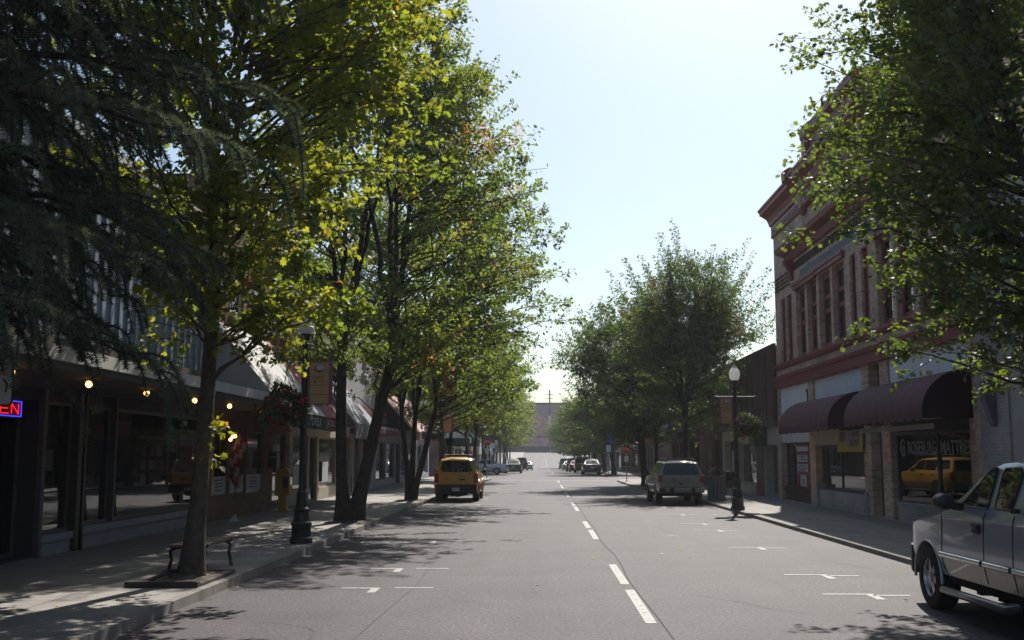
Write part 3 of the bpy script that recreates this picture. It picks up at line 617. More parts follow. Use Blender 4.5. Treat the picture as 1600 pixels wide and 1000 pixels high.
part('bulkhead', t, M_OFFW, (XL + .04, XL - .05, 18.96, 20.24, .1, .36), (XL + .1, XL - .05, 18.96, 20.24, .361, .49)); part('bulkhead', t, M_OFFW, (XL + .04, XL - .05, 20.6, 28.1, .1, .4), (XL + .1, XL - .05, 20.6, 28.1, .401, .54))
M_BULB = mat('lit_bulb', (1, .5, .13), .4, emit=4.5, var=.02); 
for i, y in enumerate((14.2, 16.7, 19.2, 21.9, 24.4, 27.0)):
    lab = ['canopy light farthest to the left of the six under the flat canopy', 'lit canopy bulb above the dark shop doorway, left of the pipe', 'lit canopy bulb over the slim window pair', 'lit canopy bulb left of the near maple trunk', 'lit canopy bulb just right of the near maple trunk', 'canopy light nearest the red flower basket'][i]
    t = thing('soffit_light', lab, 'light', (-7.05, y, 3.06), 'bulb lights under the flat canopy')
    MB().lathe([(.1, -.02), (.1, -.001)], (-7.05, y, 3.06), 12).build('collar', M_BRONZE, t); MB().ball((-7.05, y, 2.985), .052, 12).build('bulb', M_BULB, t)
M_DIMR = mat('dim_red_card', (.05, .012, .012), .7); M_DIMW = mat('dim_cream_card', (.075, .065, .055), .7); M_DIMB = mat('dim_blue_card', (.015, .02, .04), .7)
for i_ in range(3):
    for j_ in range(3): part('display_card', t_can, [M_DIMW, M_DIMB, M_DIMR][(i_ + 2 * j_) % 3], (XL - .05, XL - .045, 23.9 + .5 * i_, 24.25 + .5 * i_, 1.25 + .3 * j_, 1.48 + .3 * j_))
stick(t_can, XL - .05, 1, [(23.7, 25.5, 2.25, 2.3, M_DIMW), (25.55, 25.75, 1.1, 2.2, M_DIMR), (22.5, 23.2, 2.3, 2.6, M_DIMR), (26.4, 27.4, 1.5, 2.1, M_DIMR), (19.2, 19.55, 1.6, 2.0, M_DIMW), (21.0, 21.4, 1.3, 1.5, M_DIMB), (26.6, 26.85, .75, 1.0, M_DIMW), (21.3, 21.8, 2.2, 2.5, M_DIMR)])
# neon sign hanging behind the doorway glass line
t = thing('neon_sign', 'glowing red OPEN neon sign with blue border in dark shop window', 'sign', (XL - .1, 17.4, 2.4))
part('backing', t, M_BLACK, (XL - .16, XL - .14, 16.78, 18.44, 2.51, 2.83))
tb = MB(); nx = XL - .12                           # bent-tube letters O P E N
def stroke(pts): tb.tube([(nx, a, b) for a, b in pts], .0095, 6)
za, zb_, zm = 2.585, 2.755, 2.67
stroke([(17.03 + .14 * math.cos(q), 2.67 + .085 * math.sin(q)) for q in np.linspace(0, 2 * math.pi, 14)])
stroke([(17.3, za), (17.3, zb_), (17.5, zb_), (17.56, 2.73), (17.56, 2.695), (17.5, zm), (17.3, zm)])
stroke([(17.95, za), (17.68, za), (17.68, zb_), (17.95, zb_)]); stroke([(17.68, zm), (17.92, zm)])
stroke([(18.06, za), (18.06, zb_), (18.3, za), (18.3, zb_)])
tb.build('lettering', mat('red_neon', (1, .012, .02), emit=1.1, var=.02), t)
MB().tube([(nx, 16.82, 2.545), (nx, 18.4, 2.545), (nx, 18.4, 2.795), (nx, 16.82, 2.795), (nx, 16.82, 2.545)], .009, 6).build('border_tube', mat('blue_neon', (.06, .05, 1), emit=1.2, var=.02), t)

# orange-brick shop with the slatted window notices, awnings over both its halves
t = thing('orange_brick_building', 'brown brick shop under a pale awning with white notices in its windows', 'building', (XL, 33, .12)); LB = t
wins = [(29.0, 30.5, .72, 2.6), (30.7, 32.3, .72, 2.6), (32.45, 34.3, .72, 2.6), (35.6, 37.3, .12, 2.6)]
up = [(30.2, 31.6, 5.9, 7.9), (32.6, 34, 5.9, 7.9), (36.2, 37.4, 5.9, 7.9)]
mb = MB(); facade(mb, XL, 1, 28.5, 37.9, .05, 9.3, wins + up, .35); shell_box(mb, XL, 1, 28.5, 37.9, .05, 9.5, 12); mb.build('wall', B_ORANGE, t)
for o in wins: window(t, XL, 1, *o, .12, .06, (), (), M_BRONZE)
for o in up: window(t, XL, 1, *o, .15, .12, (), ((o[2] + o[3]) / 2,), M_WHITE, sill=.1)
part('pilaster', t, M_WHITE, (XL + .05, XL - .02, 35.0, 35.35, 5.6, 9.2)); part('pilaster', t, mat('red_oxide', (.28, .09, .06)), (XL + .09, XL - .02, 35.4, 35.75, 5.6, 9.2)); part('cap', t, M_FASCIA, (XL + .2, XL - .3, 28.55, 37.88, 9.51, 9.8))
for (a, b) in ((29.1, 30.4), (30.8, 32.2), (32.55, 34.2)): part('window_notice', t, M_PAPER, (XL - .04, XL - .03, a, b, .8, 1.3))
tb = MB()
for (a, b) in ((29.3, 30.2), (32.8, 33.9)):
    tb = MB()
    for z in (1.2, 1.1, 1.02, .92): tb.box(XL - .029, XL - .025, a + random.random() * .15, b - random.random() * .2, z - .015, z + .015)
    tb.build('notice_print', MATS['purple_print'], t)
M_AWG = mat('pale_grey_canvas', (.47, .46, .45), .8, .3, var=.12); M_GREENV = mat('bottle_green_canvas', (.018, .035, .03), .8, .3); M_REDC = mat('dull_red_canvas', (.36, .13, .13), .8, .3, var=.15); M_REDV = mat('brick_red_valance', (.16, .04, .035), .8, .3)
M_LET = mat('grey_lettering', (.42, .4, .42), .7)
shed_awning(t, 1, XL, 28.7, 34.1, 5.5, 3.08, 2.66, 2.0, M_AWG, M_GREENV, label='pale grey awning with bottle green lettered valance', words=[('OLD', 29.4, 30.6, 2.76, 3.0), ('DELI', 32.0, 33.3, 2.76, 3.0)], wm=M_LET)
shed_awning(t, 1, XL, 34.12, 37.9, 5.5, 3.08, 2.64, 2.0, M_REDC, M_REDV, label='dull red awning with white lettered valance', words=[('JACKSON', 34.3, 36.05, 2.73, 3.0), ('STREET', 36.25, 37.7, 2.73, 3.0)], wm=M_LET)
t = thing('grey_shop_building', 'cream two-storey shop with dark grey canvas awning behind the forked maple', 'building', (XL, 43, .12)); LC = t
wins = [(38.5, 41, .6, 2.6), (41.3, 42.7, .12, 2.6), (43, 47, .6, 2.6)]; up = [(39, 40.4, 5.9, 7.9), (41.8, 43.2, 5.9, 7.9), (44.8, 46.2, 5.9, 7.9)]
mb = MB(); facade(mb, XL, 1, 37.95, 47.9, .05, 9, wins + up, .35); shell_box(mb, XL, 1, 37.95, 47.9, .05, 9.2, 12); mb.build('wall', M_CREAM, t)
for o in wins: window(t, XL, 1, *o, .15, .07, (), (), mat('tan_frame', (.33, .24, .15)))
for o in up: window(t, XL, 1, *o, .15, .12, (), ((o[2] + o[3]) / 2,), M_WHITE, sill=.1)
part('cap', t, M_FASCIA, (XL + .2, XL - .3, 38, 47.85, 9.21, 9.5)); part('window_notice', t, M_PAPER, (XL - .06, XL - .05, 38.8, 40, .8, 1.5)); part('window_notice', t, M_PAPER, (XL - .06, XL - .05, 44, 45.2, .8, 1.6))
shed_awning(t, 1, XL, 39.6, 45.6, 5.3, 3.05, 2.5, 2.0, mat('slate_canvas', (.2, .21, .24), .8, .3), mat('slate_valance', (.16, .165, .19), .8, .3), label='slate grey awning')
t = thing('stone_shop_building', 'grey shop with red-brown sign band between two awnings on left', 'building', (XL, 52.5, .12))
wins = [(48.6, 50.8, .12, 2.75), (51.2, 53.2, .4, 2.75), (53.6, 56.6, .4, 2.75)]
mb = MB(); facade(mb, XL, 1, 47.95, 57.2, .05, 8.6, wins + [(49.5, 50.9, 5.9, 7.6), (53, 54.4, 5.9, 7.6)], .35); shell_box(mb, XL, 1, 47.95, 57.2, .05, 8.8, 12); mb.build('wall', M_STUCCO, t)
for o in wins: window(t, XL, 1, *o, .2, .09, (), (), M_OFFW)
for o in ((49.5, 50.9, 5.9, 7.6), (53, 54.4, 5.9, 7.6)): window(t, XL, 1, *o, .15, .12, (), (6.75,), M_WHITE, sill=.1)
part('sign_band', t, mat('rust_band', (.16, .06, .045), .7), (XL + .7, XL - .01, 48.3, 57, 3.45, 4.1)); part('canopy', t, M_OFFW, (XL + 1.3, XL + .001, 50, 57.1, 3.1, 3.22)); part('canopy_edge', t, M_REDV, (XL + 1.32, XL + .002, 49.95, 57.1, 2.85, 3.09)); part('cap', t, M_FASCIA, (XL + .2, XL - .3, 48, 57.1, 8.81, 9.1))
t = thing('pink_awning_building', 'two-storey grey shop under a long faded pink awning', 'building', (XL, 67, .12))
wins = [(58, 61.5, .5, 2.6), (62, 65.5, .5, 2.6), (66, 68, .12, 2.6), (68.5, 72, .5, 2.6), (72.5, 76, .5, 2.6)]; up = [(59 + 3.2 * i, 60.5 + 3.2 * i, 6, 7.8) for i in range(6)]
mb = MB(); facade(mb, XL, 1, 57.25, 77, .05, 9.2, wins + up, .35); shell_box(mb, XL, 1, 57.25, 77, .05, 9.4, 12); mb.build('wall', mat('slate_paint', (.26, .28, .32), .7, .3), t)
for o in wins: window(t, XL, 1, *o, .2, .09, (), (), M_GREYF)
for o in up: window(t, XL, 1, *o, .15, .14, (), (6.9,), M_WHITE, sill=.12)
part('cap', t, M_FASCIA, (XL + .25, XL - .3, 57.3, 76.9, 9.41, 9.7))
shed_awning(t, 1, XL, 57.5, 76, 5.42, 3.15, 2.68, 2.0, mat('faded_pink_canvas', (.46, .28, .27), .85, .3, var=.1), mat('dusky_rose_valance', (.27, .1, .11), .8, .3), ends=mat('shaded_end_canvas', (.028, .028, .032), .9, .2), label='faded pink awning with end flap coloured dark for shade')  # shade on the awning ends is put into their dark colour
t = thing('corner_building', 'blue-grey corner shop with small green dome awning by the left stop sign', 'building', (XL, 81.4, .12))
wins = [(77.6, 80.5, .5, 2.6), (81, 84.8, .5, 2.6)]; up = [(78, 79.6, 6, 7.8), (80.6, 82.2, 6, 7.8), (83, 84.6, 6, 7.8)]
mb = MB(); facade(mb, XL, 1, 77.05, 85.6, .05, 8.8, wins + up, .35); shell_box(mb, XL, 1, 77.05, 85.6, .05, 9, 12); mb.build('wall', mat('blue_grey_paint', (.28, .31, .36), .7, .3), t)
for o in wins: window(t, XL, 1, *o, .2, .09, ((o[0] + o[1]) / 2,), (), M_OFFW)
for o in up: window(t, XL, 1, *o, .15, .14, (), (6.9,), M_WHITE, sill=.12)
part('cap', t, M_FASCIA, (XL + .25, XL - .3, 77.1, 85.5, 9.01, 9.3))
mb = MB(); nr, na = 8, 12                          # quarter-dome awning with pale piping
for i in range(nr + 1):
    for j in range(na + 1):
        a = math.pi * j / na; r = math.sin(math.pi / 2 * i / nr); mb.v.append((XL + 1.9 * r * math.sin(a), 80.6 + 2.1 * r * -math.cos(a), 3.3 + 1.95 * math.cos(math.pi / 2 * i / nr)))
for i in range(nr):
    for j in range(na): a = i * (na + 1) + j; mb.f.append((a, a + 1, a + na + 2, a + na + 1)); mb.m.append(1 if j % 4 == 2 else 0)
aw = mb.build('awning', [mat('emerald_canvas', (.015, .13, .085), .7, .4), mat('pale_green_canvas', (.3, .45, .4), .7, .4)], t, smooth=50); aw['label'] = 'emerald dome awning with pale stripes'
# beyond the cross street on the left
t = terrace(XL, 1, 105, 122, 8.2, M_CREAM, 'cream corner building with a dark green wedge awning past the left cross street'); 
mb = MB(); y0, y1 = 100.5, 111
mb.add([(XL, y0, 4.9), (XL + 1.3, y0, 4.9), (XL + 2.6, y0, 3.4), (XL + 2.6, y0, 2.7), (XL, y0, 2.7), (XL, y1, 4.9), (XL + 1.3, y1, 4.9), (XL + 2.6, y1, 3.4), (XL + 2.6, y1, 2.7), (XL, y1, 2.7)], [(0, 1, 2, 3, 4), (1, 6, 7, 2), (2, 7, 8, 3), (0, 5, 6, 1), (5, 6, 7, 8, 9)])
aw = mb.build('awning', mat('forest_canvas', (.02, .075, .06), .7, .3), t); aw['label'] = 'dark green wedge awning with two white letters'
tb = MB(); text(tb, 'ON', (XL + 1.55, y0 - .02, 3.9), (1, 0, 0), (0, 0, 1), 1.1, .55, .005, bold=.02); tb.build('lettering', M_WHITE, aw)
shed_awning(t, 1, XL, 98.2, 100.3, 4.3, 3.4, 2.9, 2.4, mat('ivory_canvas', (.5, .46, .42)), mat('ivory_valance', (.42, .39, .36)), label='small ivory awning')
part('awning_support', t, B_RED, (XL, XL - 3, 98.0, 104.99, -.1, 6.5))
terrace(XL, 1, 122.05, 150, 8, B_RED, 'red brick shop row behind the trees past the left cross street', wn=6); terrace(XL, 1, 150.05, 200, 7, M_STUCCO, 'long pale stucco building far along the left side', wn=8, n_open=6)

# ---------------- far end: brick warehouse over the brow, poles and a wire
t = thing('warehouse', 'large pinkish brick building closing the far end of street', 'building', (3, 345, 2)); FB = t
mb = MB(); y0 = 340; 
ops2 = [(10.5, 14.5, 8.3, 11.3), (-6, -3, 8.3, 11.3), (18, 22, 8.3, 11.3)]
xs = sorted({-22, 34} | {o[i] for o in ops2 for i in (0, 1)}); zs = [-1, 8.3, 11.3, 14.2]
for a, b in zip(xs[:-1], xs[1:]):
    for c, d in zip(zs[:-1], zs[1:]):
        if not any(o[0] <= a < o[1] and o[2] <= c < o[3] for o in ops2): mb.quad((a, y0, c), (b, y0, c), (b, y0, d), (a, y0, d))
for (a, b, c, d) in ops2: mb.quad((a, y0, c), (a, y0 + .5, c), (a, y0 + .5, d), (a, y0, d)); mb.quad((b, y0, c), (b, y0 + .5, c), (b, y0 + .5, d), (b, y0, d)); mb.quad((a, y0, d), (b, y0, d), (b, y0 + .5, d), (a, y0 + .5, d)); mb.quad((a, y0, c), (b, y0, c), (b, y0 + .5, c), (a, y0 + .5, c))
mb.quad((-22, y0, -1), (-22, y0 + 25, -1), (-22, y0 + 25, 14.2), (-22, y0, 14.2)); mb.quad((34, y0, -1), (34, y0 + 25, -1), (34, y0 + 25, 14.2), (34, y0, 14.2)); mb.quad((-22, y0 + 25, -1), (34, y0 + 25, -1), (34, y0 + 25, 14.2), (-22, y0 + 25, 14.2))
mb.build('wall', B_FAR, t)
for (a, b, c, d) in ops2: f = part('window', t, M_BRONZE, (a, b, y0 + .4, y0 + .5, c, c + .2), (a, b, y0 + .4, y0 + .5, d - .2, d), ((a + b) / 2 - .1, (a + b) / 2 + .1, y0 + .4, y0 + .5, c + .2, d - .2)); part('pane', f, M_GLASS, (a, b, y0 + .501, y0 + .55, c, d))
part('attic_storey', t, mat('purple_grey_cladding', (.34, .2, .26), .7), (-22.1, 34.1, y0 - .1, y0 + 25.1, 14.21, 17.4)); part('roof_edge', t, M_BLACK, (-22.4, 34.4, y0 - .4, y0 + 25.3, 17.41, 18)); part('string_course', t, M_BAND, (-22, 34, y0 - .12, y0 - .002, 7.2, 7.5)); part('plinth', t, mat('dark_plinth', (.045, .045, .06)), (-22.05, 34.05, y0 - .15, y0 - .003, -1, 4.4))
def pole(nm, label, x, y, h, arms, r=.16):
    z = gz(y); t = thing(nm, label, 'utility pole', (x, y, z)); MB().tube([(x, y, z - .3), (x, y, z + h)], [r, r * .7], 8).build('shaft', mat('weathered_wood', (.13, .11, .1), .9), t)
    for k, zz in enumerate(arms): part('crossarm', t, MATS['weathered_wood'], (x - 1.1, x + 1.1, y - .1 - .2 * k, y + .02 - .2 * k, z + zz - .07, z + zz + .07))
    return t
t = pole('utility_pole', 'utility pole in front of the far pink brick building', 2.75, 330, 19, (17.6, 16.4), .28); part('marker_band', t, M_WHITE, (2.35, 3.15, 329.5, 329.68, 10, 13.5))
pole('utility_pole', 'slim dark utility pole among the right-hand far trees', 6.6, 165, 13.5, (12.8,), .17)
wb = MB()
for dx in (0., .8): wb.tube([(2.75 + (13 + dx) * t_ , 330 - 60 * t_, 17.2 - 2.5 * math.sin(math.pi * t_) - 1.5 * t_) for t_ in np.linspace(0, 1, 14)], .035, 4)
tag(wb.build('overhead_wire', M_BLACK), 'thin overhead wires running right from the far utility pole', 'wire')
# ================================================================ LEAVES AND TREES
SH_MAPLE = ([(0, 0, 0), (0, .55, .02), (0, 1.0, -.08), (.18, .74, .06), (.46, .8, .1), (.36, .52, .1), (.52, .26, .08), (.22, .2, .06), (-.18, .74, .06), (-.46, .8, .1), (-.36, .52, .1), (-.52, .26, .08), (-.22, .2, .06)],
            [(0, 7, 6, 5, 4, 3, 2, 1), (0, 1, 2, 8, 9, 10, 11, 12)])
SH_LEAF = ([(0, 0, 0), (.34, .3, .09), (.2, .7, .06), (0, 1, -.06), (-.2, .7, .06), (-.34, .3, .09)], [(0, 1, 2, 3), (0, 3, 4, 5)])
SH_RHOMB = ([(0, 0, 0), (.4, .45, .1), (0, 1, -.05), (-.4, .45, .1)], [(0, 1, 2), (0, 2, 3)])
def leaf_mesh(name, P, A, Nn, S, tint, shape, m):
    """P base points, A axis, Nn normals, S sizes, tint: per-leaf natural hue"""
    A = A / (np.linalg.norm(A, axis=1, keepdims=True) + 1e-9); V = np.cross(A, Nn); V /= (np.linalg.norm(V, axis=1, keepdims=True) + 1e-9); Nn = np.cross(V, A)
    sv = np.array(shape[0]); k = len(sv); n = len(P)
    co = P[:, None, :] + S[:, None, None] * (sv[None, :, 0:1] * V[:, None, :] + sv[None, :, 1:2] * A[:, None, :] + sv[None, :, 2:3] * Nn[:, None, :])
    base = [i for f in shape[1] for i in f]; lens = [len(f) for f in shape[1]]
    loops = (np.arange(n)[:, None] * k + np.array(base)[None, :]).ravel(); tot = np.tile(lens, n); st = np.concatenate([[0], np.cumsum(tot)[:-1]])
    me = bpy.data.meshes.new(name); me.vertices.add(n * k); me.vertices.foreach_set('co', co.astype(np.float32).ravel())
    me.loops.add(len(loops)); me.loops.foreach_set('vertex_index', loops.astype(np.int32)); me.polygons.add(len(tot)); me.polygons.foreach_set('loop_start', st.astype(np.int32)); me.polygons.foreach_set('loop_total', tot.astype(np.int32))
    at = me.attributes.new('tint', 'FLOAT', 'POINT'); at.data.foreach_set('value', np.repeat(tint, k).astype(np.float32))
    me.materials.append(m); me.update(calc_edges=True); me.validate(); return me

ML_NEAR = leaf_mat('yellow_green_maple_leaf', [(0, (.045, .075, .014)), (.35, (.072, .105, .016)), (.7, (.115, .13, .017)), (.95, (.15, .15, .02)), (1, (.2, .09, .02))], .6, 2.9)
ML_MAPLE = leaf_mat('maple_leaf', [(0, (.042, .07, .015)), (.45, (.064, .096, .018)), (.75, (.095, .118, .02)), (.9, (.14, .09, .028)), (1, (.17, .055, .03))], .6, 3.0)
ML_DARK = leaf_mat('street_tree_leaf', [(0, (.042, .074, .02)), (.5, (.06, .098, .022)), (.85, (.09, .118, .025)), (.93, (.11, .055, .025)), (1, (.13, .045, .022))], .5, 2.2)
ML_R1 = leaf_mat('glossy_green_leaf', [(0, (.045, .075, .017)), (.5, (.068, .105, .02)), (.85, (.1, .13, .022)), (1, (.15, .16, .035))], .52, 2.6, .12)
M_BARK = mat('grey_brown_bark', (.085, .07, .058), .95, .2, var=.4, vs=9, bump=.9, bs=22)
M_BARK2 = mat('dark_bark', (.05, .042, .036), .95, .2, var=.4, vs=9, bump=.9, bs=22)

def bez(a, b, c, n): t = np.linspace(0, 1, n)[:, None]; return (1 - t) ** 2 * a + 2 * t * (1 - t) * b + t * t * c
def make_tree(seed, stems, c, rad, nbr, r0, leaf, per_twig, mleaf, mbark, shape, spikes=.1, twigs=7, shell=(.5, 1.04), twl=(.4, .95), tint0=.35, red=None, low=0., vase=0., sprig=None, lead=4, shoots=0, shl=(.9, 1.9), shout=.5, taper=0., shsp=.13):
    g = np.random.default_rng(seed); c = np.array(c, float); rad = np.array(rad, float); mb = MB(); paths = []
    for (base, fork) in stems:                      # each stem: ground point and fork point
        base, fork = np.array(base, float), np.array(fork, float); k = 9
        P = bez(base, (base + fork) / 2 + g.normal(0, .05, 3) * [1, 1, 0], fork, k); rr = r0 * (1 - .3 * np.linspace(0, 1, k)); rr[0] *= 1.75; rr[1] *= 1.2
        P[0, 2] -= .08
        mb.tube(P, rr, 12); paths_f = [P[-3:]]
        for j in range(lead):
            a = 2 * math.pi * (j + g.uniform(-.25, .25)) / lead; out = .5 if j else .12
            tip = c + rad * np.array([math.cos(a) * out, math.sin(a) * out, g.uniform(.55, .93)]); off = fork - np.array([stems[0][1][0], stems[0][1][1], 0]); tip[:2] += off[:2] * .6
            mid = fork + (tip - fork) * np.array([.3, .3, .5])
            Q = bez(fork, mid, tip, 16); Q[1:-1] += g.normal(0, .035, (14, 3)); mb.tube(Q, np.linspace(r0 * .5, .018, 16), 8); paths.append(Q)
        paths.append(P[-4:])
    allp = np.concatenate(paths); tips = []
    LP, LA, LN, LS, LT = [], [], [], [], []
    def leaves_on(Q, n, sp, hue):
        t = g.uniform(0, 1, n) ** .8 * (len(Q) - 1); i = np.minimum(t.astype(int), len(Q) - 2); f = (t - i)[:, None]
        p = Q[i] * (1 - f) + Q[i + 1] * f; tan = Q[-1] - Q[0]; tan = tan / (np.linalg.norm(tan) + 1e-6)
        d = g.normal(0, 1, (n, 3)); d -= (d @ tan)[:, None] * tan; d /= np.linalg.norm(d, axis=1, keepdims=True) + 1e-6
        p = p + d * g.uniform(.02, sp, (n, 1)); ax = d * .8 + tan * .5 + np.array([0, 0, -.45]) + g.normal(0, .3, (n, 3)); nn = np.array([0, 0, 1.]) + g.normal(0, .55, (n, 3))
        LP.append(p); LA.append(ax); LN.append(nn); LS.append(leaf * g.uniform(.5, 1.25, n)); LT.append(np.clip(hue + g.normal(0, .12, n), 0, 1))
    for b in range(nbr):
        u = g.normal(0, 1, 3); u /= np.linalg.norm(u); 
        if u[2] < -.3 and g.random() < .55: u[2] = -u[2]
        sp = g.random() < spikes; r = g.uniform(1.06, 1.28) if sp else shell[0] + (shell[1] - shell[0]) * g.random() ** .6
        p = c + u * r * rad
        if taper: p[:2] = c[:2] + (p[:2] - c[:2]) * (1 - taper * max(0, u[2] * r))
        if vase: w_ = 1 - vase * max(0, -(p[2] - c[2]) / rad[2]); p[:2] = c[:2] + (p[:2] - c[:2]) * w_
        if low and p[2] < low: p[2] = low + g.uniform(0, .5)
        hd = np.linalg.norm(allp[:, :2] - p[:2], axis=1); ok = allp[:, 2] < p[2] - .28 * hd
        if not ok.any(): ok = allp[:, 2] <= np.min(allp[:, 2]) + 1.4
        dd = np.linalg.norm(allp - p, axis=1) + np.where(ok, 0, 50); q = allp[np.argmin(dd)]; ln = np.linalg.norm(p - q)
        Q = bez(q, q + (p - q) * .5 + np.array([0, 0, .12 * ln]), p, 8); Q[1:-1] += g.normal(0, .025 * max(ln, .5), (6, 3))
        mb.tube(Q, np.linspace(min(.03, .01 + .009 * ln), .005, 8), 5, cap=False)
        hue = tint0 + g.normal(0, .13)
        if red is not None and g.random() < red(p, (p - c) / rad): hue = g.uniform(.7, .92)
        leaves_on(Q[3:], int(per_twig * 1.2), .12, hue)
        for k in range(twigs):
            t = g.uniform(.25, 1.) if not sp else g.uniform(.55, 1); i = int(t * 6.99); s0 = Q[i] * (1 - (t * 7 - i)) + Q[min(i + 1, 7)] * (t * 7 - i); tan = (Q[min(i + 1, 7)] - Q[max(i - 1, 0)]); tan /= np.linalg.norm(tan) + 1e-6
            d = tan * .9 + g.normal(0, .55, 3) + np.array([0, 0, .25]); d /= np.linalg.norm(d); l = g.uniform(*twl) * (.75 if sp else 1)
            T = bez(s0, s0 + d * l * .5, s0 + d * l + np.array([0, 0, -.08 * l]), 4); mb.tube(T, [.006, .005, .004, .003], 3, cap=False)
            leaves_on(T, per_twig, .09, hue)
    for b in range(shoots):                         # long straight leafy shoots breaking the outline
        u = g.normal(0, 1, 3); u[2] = abs(u[2]) * .9 + .05; u /= np.linalg.norm(u); p = c + u * rad * g.uniform(.72, .95); p[:2] = c[:2] + (p[:2] - c[:2]) * (1 - taper * u[2])
        d = u * [shout, shout, .25] + np.array([0, 0, .75]) + g.normal(0, .1, 3); d /= np.linalg.norm(d); l = g.uniform(*shl)
        q = allp[np.argmin(np.linalg.norm(allp - (p - d * 1.2), axis=1))]; Q = bez(q, p - d * .4, p + d * l, 9); mb.tube(Q, np.linspace(.016, .003, 9), 4, cap=False)
        hue = tint0 + g.normal(0, .12)
        if red is not None and g.random() < red(p, u): hue = g.uniform(.7, .9)
        leaves_on(Q[3:], int(per_twig * 2.6 * l), shsp, hue)
    if sprig is not None:
        for (p0, d0) in sprig:
            T = bez(np.array(p0), np.array(p0) + np.array(d0) * .5 + np.array([0, 0, .08]), np.array(p0) + np.array(d0), 5); mb.tube(T, .006, 4, cap=False); leaves_on(T, 9, .09, .75); leaves_on(T[3:], 6, .1, .6)
    tm = mb.mesh('trunk', mbark, smooth=60)
    cm = leaf_mesh('crown', np.concatenate(LP), np.concatenate(LA), np.concatenate(LN), np.concatenate(LS), np.concatenate(LT), shape, mleaf)
    return tm, cm
def plant_tree(name, label, loc, meshes, group='street trees along the pavements'):
    t = thing(name, label, 'tree', loc, group)
    for nm, me in zip(('trunk', 'crown'), meshes): o = bpy.data.objects.new(nm, me); COL.objects.link(o); o.parent = t
    return t
# nearest left maple, yellow-green and backlit
m = make_tree(3, [((0, 0, 0), (.14, .2, 4.5))], (.7, .1, 7.5), (2.75, 3.1, 4.8), 230, .135, .115, 19, ML_NEAR, M_BARK, SH_MAPLE, .08, 7, shell=(.62, 1.05), shoots=30, shout=.9, shl=(.6, 1.1), red=lambda p, u: .02, low=3.85, tint0=.52, sprig=[((-.05, 0, 3.4), (-.75, -.1, .1)), ((-.05, -.1, 3.2), (-.5, -.35, -.1)), ((.05, 0, 3.5), (-.95, .2, .3)), ((.15, -.05, 3.3), (.55, -.2, .15)), ((.15, 0, 3.6), (.75, .1, .1)), ((0, -.05, 3.7), (-.6, -.4, .25)), ((-.4, -.1, 3.5), (-.45, -.1, -.2)), ((.1, 0, 1.95), (.35, -.15, .25)), ((.12, 0, 1.75), (.3, -.2, -.05)), ((.1, 0, 2.0), (.28, .1, .3))])
T1 = plant_tree('maple_tree', 'near left maple with bright yellow-green leaves rising beside the backless bench', (-5.04, 15.76, .1), m)
# forked maple behind it
m = make_tree(8, [((-.1, -.1, 0), (-.25, -.1, 4.2)), ((.12, .05, 0), (1.1, .2, 4.6))], (.8, 0, 8.6), (4.6, 4.8, 5.9), 360, .185, .125, 17, ML_MAPLE, M_BARK2, SH_LEAF, .14, 8, taper=.42, shoots=70, shout=1.0, red=lambda p, u: .3 * max(0, u[0]) * (u[2] > .1) + .02, low=4.3, tint0=.42, lead=4)
T2 = plant_tree('maple_tree', 'tall twin-stemmed left maple with reddening outer leaves behind near lamp post', (-5.13, 29.2, .1), m)
# three-stemmed maple by the yellow SUV
m = make_tree(21, [((0, 0, 0), (-.35, 0, 3.2)), ((.05, .1, 0), (.15, .35, 3.3)), ((.1, -.05, 0), (1.0, -.1, 3.6))], (.9, 0, 7.5), (4.9, 4.8, 5.1), 330, .13, .14, 15, ML_MAPLE, M_BARK2, SH_RHOMB, .16, 8, shoots=60, shout=.9, red=lambda p, u: .04, low=4.1, tint0=.38, lead=3)
T3 = plant_tree('maple_tree', 'slim three-stemmed left maple just before the yellow SUV', (-5.11, 42.5, .1), m)
# near right tree, trunk out of frame
m = make_tree(33, [((0, 0, 0), (-.1, .25, 2.9))], (.15, 1.3, 7.0), (3.25, 3.9, 4.3), 370, .17, .088, 24, ML_R1, M_BARK, SH_MAPLE, .07, 8, shoots=40, shout=1.1, shl=(.6, 1.2), low=3.0, tint0=.45, vase=.05, shell=(.5, 1.04))
R1 = plant_tree('street_tree', 'large glossy green tree overhanging the silver pickup on the right', (7.35, 14.6, .08), m)
# right mid tree with upright shoots
m = make_tree(45, [((0, 0, 0), (.05, 0, 3.0))], (.3, 0, 6.9), (3.6, 3.7, 3.8), 370, .15, .125, 14, ML_DARK, M_BARK2, SH_RHOMB, .1, 8, shell=(.2, 1.04), taper=.25, shsp=.09, shoots=150, shout=.6, shl=(1.3, 3.2), red=lambda p, u: .1 * (u[2] > 0), low=3.1, tint0=.35, twl=(.5, 1.1), lead=6)
R2 = plant_tree('street_tree', 'tall dark tree with spiky upright shoots behind tan SUV', (6.9, 52.5, .08), m)
m = make_tree(52, [((0, 0, 0), (-.3, 0, 2.9))], (-1.3, 0, 6.2), (3.9, 4.0, 3.9), 270, .2, .14, 14, ML_DARK, M_BARK2, SH_RHOMB, .12, 8, shoots=90, shout=.8, shsp=.1, taper=.2, shl=(1.0, 2.3), low=2.9, tint0=.4)
R3 = plant_tree('street_tree', 'thick-trunked dark tree on the kerb corner by the right stop sign', (5.95, 62, .08), m)
m = make_tree(61, [((-.12, 0, 0), (-.3, 0, 3.0)), ((.15, 0, 0), (.4, .1, 3.2))], (.3, 0, 6.8), (4.3, 4.5, 4.4), 210, .14, .17, 12, ML_MAPLE, M_BARK2, SH_RHOMB, .12, 8, shoots=50, shout=.9, low=4.0, tint0=.45)
L4 = plant_tree('street_tree', 'two-trunked tree beside the left stop sign', (-5.0, 77.5, .1), m)
